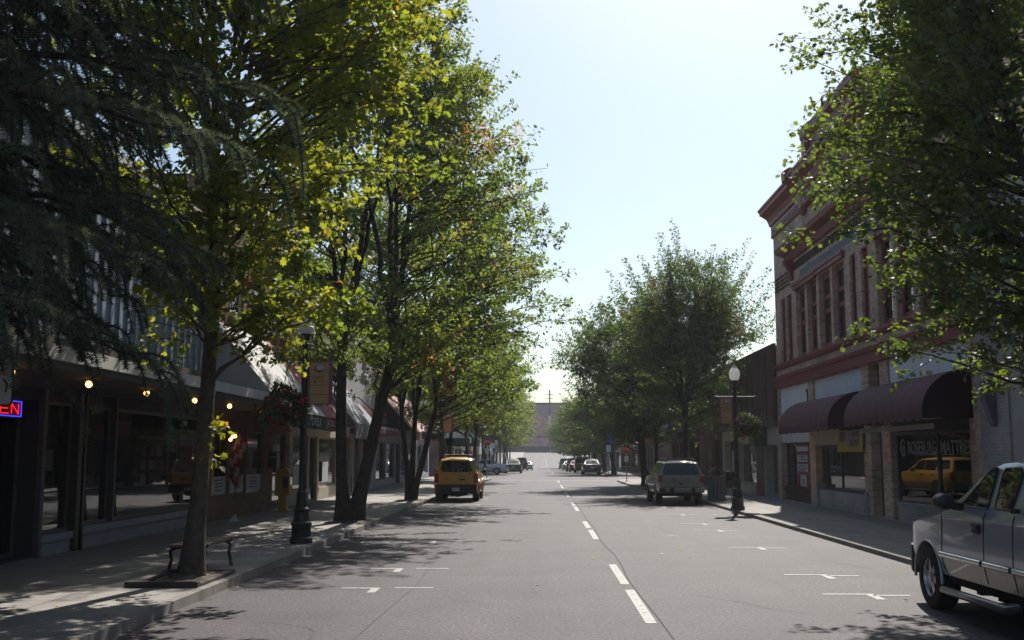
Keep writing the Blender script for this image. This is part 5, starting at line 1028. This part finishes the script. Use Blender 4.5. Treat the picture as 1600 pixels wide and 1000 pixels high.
# ================================================================ VEHICLES  (local axes: x right, y forward, z up, origin on the ground at mid length)
def paint(name, col, metal=.25, rough=.32): return mat(name, col, rough, .5, metal, var=.05, vs=1.5, coat=.9)
def hull(name, poly, hw, mats, parent, zc=(), yc=(), xc=(), post=None, sharp=38, fmat=None):
    bm = bmesh.new(); a = [bm.verts.new((-1, y, z)) for y, z in poly]; b = [bm.verts.new((1, y, z)) for y, z in poly]; n = len(poly)
    bm.faces.new(a); bm.faces.new(b[::-1])
    for i in range(n): bm.faces.new((a[i], b[i], b[(i + 1) % n], a[(i + 1) % n]))
    def cut(co, no): bmesh.ops.bisect_plane(bm, geom=bm.verts[:] + bm.edges[:] + bm.faces[:], dist=1e-4, plane_co=co, plane_no=no)
    for z in zc: cut((0, 0, z), (0, 0, 1))
    for y in yc: cut((0, y, 0), (0, 1, 0))
    for x in xc: cut((x, 0, 0), (1, 0, 0)); cut((-x, 0, 0), (1, 0, 0))
    for v in bm.verts:
        s = v.co.x
        p = Vector((s * hw(v.co.y, v.co.z), v.co.y, v.co.z))
        if post: p = post(p, s)
        v.co = p
    bmesh.ops.recalc_face_normals(bm, faces=bm.faces)
    me = bpy.data.meshes.new(name); bm.to_mesh(me); bm.free()
    for m in (mats if isinstance(mats, (list, tuple)) else [mats]): me.materials.append(m)
    if fmat:
        for p in me.polygons: p.material_index = fmat(p.center, p.normal)
    me.polygons.foreach_set('use_smooth', [True] * len(me.polygons)); me.set_sharp_from_angle(angle=R(sharp))
    o = bpy.data.objects.new(name, me); COL.objects.link(o); o.parent = parent; return o
def child(mb, name, m, parent, smooth=None, bevel=0):
    o = bpy.data.objects.new(name, mb.mesh(name, m, (0, 0, 0), smooth)); COL.objects.link(o); o.parent = parent
    if bevel: md = o.modifiers.new('bevel', 'BEVEL'); md.width = bevel; md.segments = 2; md.limit_method = 'ANGLE'; md.angle_limit = R(35)
    return o
def arches(wheels, ra, rw, zb):
    """bottom edge points from front to rear with round arch cut-outs"""
    pts = []; a0 = math.asin((zb - rw) / ra) if abs(zb - rw) < ra else 0
    for yc in wheels: pts += [(yc + ra * math.cos(a), rw + ra * math.sin(a)) for a in np.linspace(a0, math.pi - a0, 13)]
    return pts
def wheel(parent, x, y, r, wd, side, rimm, spokes=6):
    w_ = MB(); w_.lathe([(r * .62, -wd / 2), (r * .9, -wd / 2), (r * .98, -wd * .42), (r, -wd * .3), (r, wd * .3), (r * .98, wd * .42), (r * .9, wd / 2), (r * .62, wd / 2), (r * .6, 0), (r * .62, -wd / 2)], (x, y, r), 28, 'x', cap=False); t = child(w_, 'wheel', M_RUBBER, parent, 40)
    s = side; rim = MB(); rim.lathe([(r * .64, s * wd * .48), (r * .59, s * wd * .36), (r * .55, s * wd * .1), (.001, s * wd * .05)], (x, y, r), 24, 'x', cap=False)
    for k in range(spokes):
        a = 2 * math.pi * k / spokes + .2; ca, sa = math.cos(a), math.sin(a); q = r * .1
        rim.add([(x + s * wd * .4, y + ca * r * .1 - sa * q, r + sa * r * .1 + ca * q), (x + s * wd * .4, y + ca * r * .1 + sa * q, r + sa * r * .1 - ca * q), (x + s * wd * .34, y + ca * r * .58 + sa * q * 1.3, r + sa * r * .58 - ca * q * 1.3), (x + s * wd * .34, y + ca * r * .58 - sa * q * 1.3, r + sa * r * .58 + ca * q * 1.3),
                 (x + s * wd * .2, y + ca * r * .1, r + sa * r * .1), (x + s * wd * .15, y + ca * r * .58, r + sa * r * .58)], [(0, 1, 2, 3), (0, 3, 5, 4), (1, 2, 5, 4)])
    rim.lathe([(r * .17, s * wd * .1), (r * .17, s * wd * .44), (r * .1, s * wd * .47), (.001, s * wd * .47)], (x, y, r), 14, 'x'); child(rim, 'rim', rimm, t, 35); return t
M_RIM = mat('alloy_rim', (.42, .42, .44), .35, .5, .7); M_WELL = mat('wheel_well', (.01, .01, .01), .9, .2); M_PLATE = mat('number_plate', (.42, .44, .46), .5)

def make_car(name, label, cat, loc, S, rz=0., group=None):
    t = thing(name, label, cat, loc, group); t.rotation_euler = (0, 0, rz)
    L, W, zb, rw, ra = S['L'], S['W'], S['zb'], S['rw'], S['ra']; h = L / 2; wy = S['wheels']; belt = S['belt']; rear, front = -h, h
    zs = S.get('zside', (zb, .62, belt)); wx = W / 2
    def hw(y, z):                                    # body side curvature, plan taper to the ends
        f = np.interp(z, [zb, zb + .2, .7, belt - .08, belt], [wx - .05, wx - .005, wx, wx - .02, wx - S.get('shoulder', .06)])
        e = max(0, (abs(y) - (h - .5)) / .5); return f - S.get('plan', .1) * e * e
    poly = [(front - .12, zb), *arches(wy, ra, rw, zb), (rear + .06, zb)] + S['rearpts'] + S['toppts'] + S['frontpts']
    def post(p, s):
        if p.z > belt - .25 and p.y > S['cowl'] - .05: p.z -= S.get('crown', .05) * abs(s) ** 3 * min(1, (p.y - S['cowl'] + .05) / .3)
        return p
    body = hull('body', poly, hw, S['paint'], t, zc=(zb + .2, .7, belt - .08), yc=(-h + .25, -h + .5, h - .5, h - .25), xc=(.5, .85), post=post, fmat=S.get('fmat'))
    # greenhouse
    cab = S['cab']; zt = max(z for y, z in cab); tw = S['topw']
    def hc(y, z): return np.interp(z, [belt - .05, zt - .1, zt], [wx - S.get('shoulder', .06) + .005, tw, tw - .06])
    def postc(p, s):
        if p.z > zt - .12: p.z -= .05 * abs(s) ** 4
        return p
    roof = hull('roof', cab, hc, S['paint'] if not isinstance(S['paint'], list) else S['paint'][0], t, zc=(zt - .1,), xc=(.5, .85), post=postc)
    for poly2 in S['sidewin']:
        for s in (-1, 1):
            mb = MB(); mb.prism(poly2, lambda p: (s * (hc(p[0], p[1]) - .01), p[0], p[1]), lambda p: (s * (hc(p[0], p[1]) + .006), p[0], p[1])); child(mb, 'side_window', M_GLASS2, t)
    def line_y(z, a, b): return a[0] + (b[0] - a[0]) * (z - a[1]) / (b[1] - a[1])
    (ra_, rb_) = S['rearline']; fa_, fb_ = S['frontline']
    mb = MB(); mb.prism(S['rearwin'], lambda p: (p[0], line_y(p[1], ra_, rb_) - .012, p[1]), lambda p: (p[0], line_y(p[1], ra_, rb_) + .03, p[1])); child(mb, 'rear_window', M_GLASS2, t)
    mb = MB(); z0, z1 = fa_[1] + .04, fb_[1] - .05; a, b = hc(0, z0) - .1, hc(0, z1) - .06; mb.prism([(-a, z0), (a, z0), (b, z1), (-b, z1)], lambda p: (p[0], line_y(p[1], fa_, fb_) + .012, p[1]), lambda p: (p[0], line_y(p[1], fa_, fb_) - .03, p[1])); child(mb, 'windscreen', M_GLASS2, t)
    # chassis, wells, wheels
    mb = MB(); mb.box(-wx + .16, wx - .16, rear + .25, front - .25, zb - .12, zb + .25); child(mb, 'underbody', M_WELL, t)
    for yc in wy:
        mb = MB(); mb.box(-wx + .12, wx - .12, yc - ra * .98, yc + ra * .98, zb - .05, rw + ra + .02); child(mb, 'wheel_well', M_WELL, t)
        for s in (-1, 1): wheel(t, s * (wx - S['ww'] / 2 - .01), yc, rw, S['ww'], s, M_RIM)
    for s in (-1, 1):
        for (poly3) in S['tail']:
            mb = MB(); mb.prism(poly3, lambda p: (s * p[0], rear - .02 + S.get('tailin', 0), p[1]), lambda p: (s * p[0], rear + .16, p[1])); child(mb, 'taillight', M_RED, t, bevel=.01)
        mx = MB(); my = S['cowl'] - .45; mx.ball((s * (wx + .12), my, belt + .06), .1, 10, 0, .8); mx.tube([(s * (wx - .06), my, belt), (s * (wx + .06), my, belt + .03)], .03, 6); child(mx, 'mirror', S.get('mirror', M_TRIM), t, 60)
        hl = MB(); hl.box(s * (wx - .42), s * (wx - .14), front - .14, front + .005 - .06, S['hl'] - .08, S['hl'] + .08); child(hl, 'headlight', mat('headlamp', (.6, .6, .62), .1), t, bevel=.02)
        if S.get('handles'):
            hd = MB(); 
            for yy in S['handles']: hd.box(s * (hw(yy, belt - .12) - .01), s * (hw(yy, belt - .12) + .025), yy - .09, yy + .09, belt - .16, belt - .11)
            child(hd, 'door_handle', S.get('handlem', M_TRIM), t, bevel=.008)
    bp = S['bumper']; mb = MB(); mb.ext_x(bp['prof'], -bp['hw'], bp['hw']); child(mb, 'bumper', bp['m'], t, bevel=.03)
    mb = MB(); fo = .05 if 'frontbm' not in S else -.02; mb.ext_z([(-bp['hw'], front - .3), (-bp['hw'] * .94, front - .06 + fo * .5), (-bp['hw'] * .7, front + fo), (bp['hw'] * .7, front + fo), (bp['hw'] * .94, front - .06 + fo * .5), (bp['hw'], front - .3)], zb - (.1 if 'frontbm' in S else .04), zb + .27); child(mb, 'bumper', S.get('frontbm', bp['m']), t, bevel=.03)
    if S.get('plate'): x0, x1, z0, z1, yo = S['plate']; mb = MB(); mb.box(x0, x1, rear + yo - .012, rear + yo, z0, z1); child(mb, 'licence_plate', M_PLATE, t)
    if S.get('rack'):
        rx, ra0, rb0, zr = S['rack']
        for s in (-1, 1):
            mb = MB(); mb.tube([(s * rx, ra0, zt - .03), (s * rx, ra0 + .1, zr), (s * rx, rb0 - .15, zr), (s * rx, rb0, zt - .03)], .025, 8); child(mb, 'roof_rail', S['rackm'], t)
        for yy in np.linspace(ra0 + .25, rb0 - .3, 3): mb = MB(); mb.tube([(-rx, yy, zr), (rx, yy, zr)], .02, 6); child(mb, 'roof_bar', S['rackm'], t)
    for f in S.get('extra', []): f(t, hw, hc)
    return t
# ---- yellow SUV with roof rack
PY = paint('taxi_yellow_paint', (.55, .29, .014), .0, .3)
h = 2.26
def x_extra(t, hw, hc):
    mb = MB(); mb.prism([(-.62, .72), (.62, .72), (.68, 1.12), (-.68, 1.12)], lambda p: (p[0], -h - .015, p[1]), lambda p: (p[0], -h + .02, p[1])); tg = child(mb, 'tailgate', PY, t, bevel=.012)
    mb = MB(); mb.box(.12, .36, -h - .025, -h - .016, .86, .92); child(mb, 'handle', M_TRIM, tg)
    mb = MB(); mb.box(.1, .34, -h - .021, -h - .016, 1.0, 1.05); mb.box(-.5, -.3, -h - .021, -h - .016, .88, .92); child(mb, 'badge', mat('dark_gold', (.25, .14, .02)), tg)
    for s in (-1, 1):
        for yc in (1.32, -1.33):                    # black wheel-arch flares
            mb = MB(); pts = [(yc + q * math.cos(a), .37 + q * math.sin(a)) for q, rng_ in ((.45, np.linspace(-.1, math.pi + .1, 15)), (.53, np.linspace(math.pi + .1, -.1, 15))) for a in rng_]
            mb.prism(pts, lambda p: (s * (hw(p[0], max(.46, p[1])) - .02), p[0], p[1]), lambda p: (s * (hw(p[0], max(.46, p[1])) + .045), p[0], p[1])); child(mb, 'arch_flare', PY if yc > 0 else PY, t)
        mb = MB(); mb.tube([(s * .84, -.8, .36), (s * .86, .8, .36)], .04, 8); child(mb, 'side_step', M_TRIM, t)
    mb = MB(); mb.tube([(.5, -h + .3, .34), (.52, -h - .02, .33)], .03, 8); child(mb, 'exhaust', M_CHROME, t)
    mb = MB(); mb.box(-.25, .25, -h + .4, -h + .9, .22, .36); mb.tube([(-.7, -1.33, .36), (0, -1.33, .3), (.7, -1.33, .36)], [.05, .13, .05], 10); child(mb, 'axle', M_WELL, t)
    mb = MB(); mb.box(-.5, .5, .55, .8, 1.76, 1.9); child(mb, 'rack_fairing', M_TRIM, t, bevel=.03)
XT = dict(L=4.52, W=1.8, zb=.46, rw=.375, ra=.45, wheels=(1.32, -1.33), belt=1.16, cowl=.75, paint=PY, topw=.64, shoulder=.07, plan=.12,
    rearpts=[(-h, .5), (-h, 1.12)], toppts=[(-h + .02, 1.17), (.8, 1.18)], frontpts=[(1.9, 1.05), (2.16, .98), (2.2, .75), (2.2, .55)],
    cab=[(-h + .03, 1.14), (-h + .16, 1.66), (-h + .26, 1.745), (-1.2, 1.80), (-.4, 1.79), (.05, 1.75), (.2, 1.69), (.85, 1.15)], rearline=((-h + .03, 1.14), (-h + .16, 1.66)), frontline=((.85, 1.15), (.2, 1.69)),
    sidewin=[[(.55, 1.22), (.12, 1.64), (-.28, 1.66), (-.28, 1.22)], [(-.36, 1.22), (-.36, 1.66), (-1.1, 1.67), (-1.1, 1.22)], [(-1.2, 1.24), (-1.2, 1.68), (-1.9, 1.66), (-2.02, 1.28)]],
    rearwin=[(-.6, 1.2), (.6, 1.2), (.66, 1.28), (.56, 1.58), (.48, 1.635), (-.48, 1.635), (-.56, 1.58), (-.66, 1.28)],
    tail=[[(.72, .76), (.885, .76), (.88, 1.14), (.74, 1.15), (.7, 1.0)]], bumper=dict(prof=[(-h - .09, .36), (-h + .22, .34), (-h + .22, .68), (-h - .04, .7), (-h - .1, .62)], hw=.83, m=M_TRIM), ww=.26, hl=.92, plate=(-.15, .15, .43, .57, -.095), rack=(.5, -2.0, .5, 1.875), rackm=M_TRIM, handles=(-.2, -1.0), extra=[x_extra])
make_car('parked_suv', 'yellow SUV with black roof rack parked at left kerb', 'car', (-3.42, 44.0 + h, 0), XT)
# ---- tan SUV on the right
PT = paint('pewter_tan_paint', (.24, .205, .18), .3, .35); hj = 2.25
def j_extra(t, hw, hc):
    h = hj; mb = MB(); mb.box(-.36, .3, -h - .02, -h + .01, .86, 1.03); r_ = child(mb, 'plate_recess', mat('tan_shadow_panel', (.17, .15, .14), .5), t, bevel=.01); mb = MB(); mb.box(-.17, .13, -h - .027, -h - .021, .88, 1.01); child(mb, 'licence_plate', mat('dark_plate', (.2, .2, .21)), r_)
    mb = MB(); mb.box(-.1, .06, -h - .03, -h - .0, .77, .82); child(mb, 'tailgate_handle', M_TRIM, t)
    mb = MB(); mb.box(-.86, -.62, -h - .125, -h - .1, .5, .64); mb.box(-.45, -.3, -h - .125, -h - .1, .47, .64); mb.box(.36, .5, -h - .125, -h - .1, .47, .64); child(mb, 'bumper_insert', M_TRIM, t)
    mb = MB(); mb.box(-.7, .7, -h - .006, -h + .01, .655, .672); child(mb, 'tailgate_seam', M_TRIM, t)
    for s in (-1, 1): mb = MB(); mb.box(s * .85, s * .905, -.75, .75, .56, .68); child(mb, 'door_cladding', mat('tan_cladding', (.24, .21, .19), .5), t, bevel=.015)
JP = dict(L=4.5, W=1.78, zb=.44, rw=.36, ra=.43, wheels=(1.36, -1.3), belt=1.1, cowl=.8, paint=PT, topw=.66, shoulder=.05, plan=.08,
    rearpts=[(-hj, .48), (-hj, 1.06)], toppts=[(-hj + .02, 1.11), (.85, 1.12)], frontpts=[(2.0, 1.04), (2.18, .96), (2.2, .7), (2.2, .5)],
    cab=[(-hj + .03, 1.08), (-hj + .24, 1.56), (-hj + .34, 1.645), (-1.0, 1.69), (-.1, 1.67), (.05, 1.64), (.95, 1.1)], rearline=((-hj + .03, 1.08), (-hj + .24, 1.56)), frontline=((.95, 1.1), (.05, 1.64)),
    sidewin=[[(.62, 1.15), (.06, 1.56), (-.3, 1.57), (-.3, 1.15)], [(-.38, 1.15), (-.38, 1.57), (-1.15, 1.57), (-1.15, 1.15)], [(-1.23, 1.15), (-1.23, 1.57), (-1.8, 1.55), (-1.98, 1.15)]],
    rearwin=[(-.68, 1.12), (.68, 1.12), (.69, 1.2), (.6, 1.52), (.54, 1.56), (-.54, 1.56), (-.6, 1.52), (-.69, 1.2)],
    tail=[[(.7, .86), (.88, .86), (.86, 1.12), (.7, 1.13)]], bumper=dict(prof=[(-hj - .1, .46), (-hj + .2, .44), (-hj + .2, .65), (-hj - .06, .655), (-hj - .12, .6)], hw=.86, m=PT), ww=.24, hl=.9, rack=(.52, -1.9, -.1, 1.745), rackm=mat('rail_brown', (.12, .09, .08), .5), handles=(-.2, -1.0), extra=[j_extra])
make_car('parked_suv', 'tan SUV with dark rear glass parked at right kerb', 'car', (5.28, 41.6 + hj, 0), JP, .02)
# ---- silver pickup, near right
PS = paint('silver_white_paint', (.34, .365, .415), .35, .22); PTAN = paint('lower_pewter_paint', (.21, .18, .16), .3, .35); hp = 2.84
o_ = hp - .95                                      # front wheel centre in local y
def p_extra(t, hw, hc):
    wx = .975
    for s in (-1, 1):
        sm_ = MB(); Y = lambda v: o_ + v            # shut lines of both doors
        for yy in (-.52, -1.76, -2.5):
            zz = [(.5, 0), (.67, 0), (.7, 0), (1.2, 0), (1.275, 0)] if yy != -.52 else [(.5, -.02), (.67, 0), (.7, 0), (1.2, 0)]
            sm_.tube([(s * (hw(Y(yy), z) + .001), Y(yy) + dy, z) for z, dy in zz], .006, 4)
        child(sm_, 'door_seam', M_TRIM, t)
        for (a, b) in ((-.5, -1.72), (-1.79, -2.46), (-2.54, -3.0)):
            mb = MB(); mb.tube([(s * (wx + .012), Y(a), .715), (s * (wx + .014), Y(b), .715)], .027, 8); mb.v = [(x, y, .715 + (z - .715) * 1.25) for x, y, z in mb.v]; child(mb, 'side_moulding', M_CHROME, t, 60)
        mb = MB(); mb.tube([(s * .86, Y(-.5), .32), (s * .99, Y(-.56), .3), (s * 1.0, Y(-2.4), .31), (s * .9, Y(-2.46), .34)], .048, 12); child(mb, 'running_board', mat('steel_tube', (.12, .12, .13), .3, .5, .8), t, 60)
        mb = MB(); mb.box(s * (wx - .015), s * (wx + .025), Y(-1.5), Y(-1.68), 1.03, 1.14); d_ = child(mb, 'door_handle', M_TRIM, t, bevel=.02)
        mb = MB(); mb.box(s * (wx + .02), s * (wx + .036), Y(-1.53), Y(-1.66), 1.075, 1.105); child(mb, 'pull', M_BLACK, d_, bevel=.006)
        mb = MB(); cx, cy, cz = s * 1.16, Y(-1.17), 1.36; mb.lathe([(.001, -.09), (.1, -.07), (.125, 0), (.12, .04), (.1, .06), (.001, .065)], (0, 0, 0), 18, 'y'); mb.v = [(cx + x * 1.05, cy + y, cz + z * .82) for x, y, z in mb.v]; m_ = child(mb, 'wing_mirror', M_BLACK, t, 50)
        mb = MB(); mb.tube([(s * .93, Y(-1.1), 1.3), (s * 1.08, Y(-1.13), 1.31)], [.05, .035], 8); child(mb, 'mirror_arm', M_BLACK, m_)
        mb = MB(); pts = [(q * math.cos(a), .375 + q * math.sin(a)) for q, rg in ((.452, np.linspace(-.05, math.pi + .05, 17)), (.478, np.linspace(math.pi + .05, -.05, 17))) for a in rg]
        mb.prism(pts, lambda p: (s * (wx - .03), Y(p[0]), p[1]), lambda p: (s * (wx + .006), Y(p[0]), p[1])); child(mb, 'arch_lip', PS, t, bevel=.008)
        mb = MB(); mb.box(s * .985, s * .9, Y(-2.57), Y(-2.52), 1.3, 1.345); child(mb, 'window_latch', M_TRIM, t)
        fr = MB()
        for (q) in S_P['sidewin']:
            k = len(q); fr.tube([(s * (hc(y, z) + .004), y, z) for y, z in q + [q[0]]], .011, 5)
        child(fr, 'window_seal', M_TRIM, t)
    mb = MB(); mb.box(-.6, .6, hp - .1, hp - .06, .8, 1.02); child(mb, 'grille', M_TRIM, t)
    mb = MB(); mb.box(-.78, .78, -hp + .08, o_ - 2.72, 1.0, 1.06); child(mb, 'load_bed', M_TRIM, t)
    mb = MB(); 
    for yy in (-.9, -1.5, -2.1): mb.box(-.7, .7, o_ + yy - .08, o_ + yy + .08, .28, .4)
    child(mb, 'chassis', M_WELL, t)
Y = lambda v: o_ + v
S_P = dict(L=2 * hp, W=1.95, zb=.47, rw=.385, ra=.46, wheels=(o_, o_ - 3.64), belt=1.28, cowl=Y(-.62), paint=[PS, PTAN], topw=.80, shoulder=.055, plan=.26, frontbm=M_TRIM, crown=.09, fmat=lambda c, n: 1 if c.z < .7 and abs(n.x) > .35 else 0,
    rearpts=[(-hp, .52), (-hp, 1.24)], toppts=[(-hp + .04, 1.3), (Y(-2.6), 1.3), (Y(-.7), 1.27)], frontpts=[(Y(-.25), 1.23), (Y(.15), 1.185), (Y(.45), 1.125), (Y(.68), 1.04), (Y(.8), .94), (Y(.86), .8), (Y(.87), .55)],
    cab=[(Y(-2.72), 1.26), (Y(-2.66), 1.74), (Y(-2.58), 1.83), (Y(-2.2), 1.865), (Y(-1.9), 1.85), (Y(-1.66), 1.79), (Y(-.66), 1.24)], rearline=((Y(-2.72), 1.26), (Y(-2.66), 1.74)), frontline=((Y(-.66), 1.24), (Y(-1.66), 1.79)),
    sidewin=[[(Y(-1.0), 1.31), (Y(-1.14), 1.38), (Y(-1.66), 1.71), (Y(-1.78), 1.755), (Y(-1.86), 1.76), (Y(-1.78), 1.31)], [(Y(-1.97), 1.33), (Y(-2.03), 1.7), (Y(-2.08), 1.75), (Y(-2.44), 1.76), (Y(-2.5), 1.7), (Y(-2.4), 1.36), (Y(-2.34), 1.32), (Y(-2.0), 1.32)]],
    rearwin=[(-.66, 1.36), (.66, 1.36), (.6, 1.72), (-.6, 1.72)], tail=[[(.8, .85), (.97, .85), (.95, 1.24), (.82, 1.24)]], bumper=dict(prof=[(-hp - .15, .5), (-hp + .1, .5), (-hp + .1, .7), (-hp - .15, .7)], hw=.94, m=M_CHROME), ww=.27, hl=.92, extra=[p_extra], mirror=M_TRIM)
pk = make_car('pickup_truck', 'silver extended-cab pickup with tan lower sides and tube steps, near right', 'pickup', (5.79, 13.9 - o_, 0), S_P)
for c in [c for c in pk.children if c.name.split('.')[0] == 'mirror']: bpy.data.objects.remove(c)
# ---- sedans and far cars
def sedan(pm, L=4.75, H=1.44, W=1.78):
    h = L / 2
    return dict(L=L, W=W, zb=.3, rw=.325, ra=.37, wheels=(h - .95, -h + 1.05), belt=.93, cowl=.75, paint=pm, topw=.56, shoulder=.08, plan=.16,
        rearpts=[(-h, .4), (-h - .02, .7), (-h + .06, .95)], toppts=[(-h + .2, 1.01), (-h + .75, 1.02), (.7, .98)], frontpts=[(h - .5, .86), (h - .12, .74), (h - .02, .55), (h - .04, .36)],
        cab=[(-h + .72, .98), (-h + 1.55, 1.38), (-.3, H), (.0, H - .02), (.95, .96)], rearline=((-h + .72, .98), (-h + 1.55, 1.38)), frontline=((.95, .96), (.0, H - .02)),
        sidewin=[[(.62, 1.02), (.0, 1.36), (-.3, 1.38), (-.3, 1.0)], [(-.37, 1.0), (-.37, 1.38), (-h + 1.6, 1.34), (-h + 1.05, 1.03)]], rearwin=[(-.62, 1.02), (.62, 1.02), (.5, 1.35), (-.5, 1.35)],
        tail=[[(.45, .7), (.84, .7), (.82, .88), (.5, .9)]], bumper=dict(prof=[(-h - .06, .32), (-h + .2, .3), (-h + .2, .55), (-h - .05, .56)], hw=.82, m=pm), ww=.2, hl=.66, plate=(-.2, .2, .6, .74, -.03), mirror=pm, handles=(-.2, -1.05), handlem=pm)
def van(pm, L=4.7, H=1.76, W=1.85):
    h = L / 2
    return dict(L=L, W=W, zb=.36, rw=.34, ra=.4, wheels=(h - .95, -h + .95), belt=1.05, cowl=1.25, paint=pm, topw=.72, shoulder=.05, plan=.1,
        rearpts=[(-h, .45), (-h, 1.0)], toppts=[(-h + .02, 1.06), (1.3, 1.06)], frontpts=[(h - .3, .95), (h - .08, .85), (h - .05, .5)],
        cab=[(-h + .03, 1.03), (-h + .16, 1.6), (-h + .28, H - .04), (-.6, H), (.4, H - .05), (1.35, 1.04)], rearline=((-h + .03, 1.03), (-h + .16, 1.6)), frontline=((1.35, 1.04), (.4, H - .05)),
        sidewin=[[(1.0, 1.1), (.4, 1.6), (.0, 1.64), (.0, 1.1)], [(-.1, 1.1), (-.1, 1.64), (-1.1, 1.64), (-1.1, 1.1)], [(-1.2, 1.1), (-1.2, 1.64), (-h + .3, 1.6), (-h + .2, 1.1)]], rearwin=[(-.74, 1.08), (.74, 1.08), (.62, 1.58), (-.62, 1.58)],
        tail=[[(.74, .7), (.91, .7), (.86, 1.2), (.76, 1.2)]], bumper=dict(prof=[(-h - .08, .38), (-h + .2, .36), (-h + .2, .62), (-h - .08, .63)], hw=.88, m=pm), ww=.21, hl=.8, plate=(-.2, .2, .72, .84, -.012), mirror=M_TRIM)
G = 'cars parked beyond the cross street'
make_car('silver_sedan', 'silver sedan turning into the left cross street behind the stop sign', 'car', (-5.45, 102.5, .02), sedan(paint('silver_blue_paint', (.5, .52, .56), .3), 4.8, 1.46), R(90), G)
make_car('parked_car', 'dark hatchback parked past the left cross street', 'car', (-2.85, 114 , gz(114)), sedan(paint('black_green_paint', (.02, .025, .025), .2), 4.4, 1.5), 0, G)
make_car('parked_van', 'dark van with pale roof further up the left side', 'van', (-3.0, 172, gz(172)), van(paint('dark_blue_van_paint', (.03, .035, .045), .2), 5.0, 2.05, 2.0), 0, G)
make_car('parked_car', 'white car half hidden ahead of the dark van on left', 'car', (-2.2, 181, gz(181)), sedan(paint('white_car_paint', (.6, .6, .62), 0), 4.6, 1.46), 0, G)
make_car('parked_car', 'dark blue-grey sedan with sun glinting on rear glass, right side', 'car', (4.85, 105.4, gz(105)), sedan(paint('blue_grey_car_paint', (.03, .038, .055), .2), 4.7, 1.5), 0, G)
make_car('parked_van', 'dark maroon minivan parked ahead of the glinting sedan', 'van', (4.65, 122.5, gz(122)), van(paint('dark_maroon_paint', (.085, .035, .035), .3), 4.8, 1.8), 0, G)
make_car('parked_car', 'red car just beyond the maroon minivan', 'car', (4.45, 139, gz(139)), sedan(paint('red_car_paint', (.28, .02, .025), .2), 4.6, 1.48), 0, G)
make_car('parked_suv', 'dark SUV with white roof between the red and white cars', 'car', (4.45, 153, gz(153)), van([paint('charcoal_paint', (.04, .042, .046), .3)][0], 4.6, 1.85), 0, G)
make_car('parked_car', 'small white hatchback parked far up the right side', 'car', (4.45, 180, gz(180)), sedan(paint('white_hatch_paint', (.62, .62, .63), 0), 4.1, 1.5), 0, G)
make_car('parked_suv', 'blue-black SUV farthest up the right side', 'car', (4.15, 194, gz(194)), van(paint('blue_black_paint', (.03, .04, .05), .3), 4.7, 1.9), 0, G)

# ================================================================ AIR: thin even haze over the whole street
mb = MB(); mb.box(-215, 215, -70, 615, -2, 26)
hz = bpy.data.materials.new('haze_air'); hz.use_nodes = True; N = hz.node_tree.nodes; N.remove(N['Principled BSDF'])
pv = N.new('ShaderNodeVolumePrincipled'); pv.inputs['Color'].default_value = (.88, .92, 1, 1); pv.inputs['Density'].default_value = .0003; pv.inputs['Anisotropy'].default_value = .3
hz.node_tree.links.new(pv.outputs[0], N['Material Output'].inputs['Volume'])
hb = mb.build('haze', hz); hb['kind'] = 'stuff'; hb['label'] = 'thin pale haze filling the air along the street'
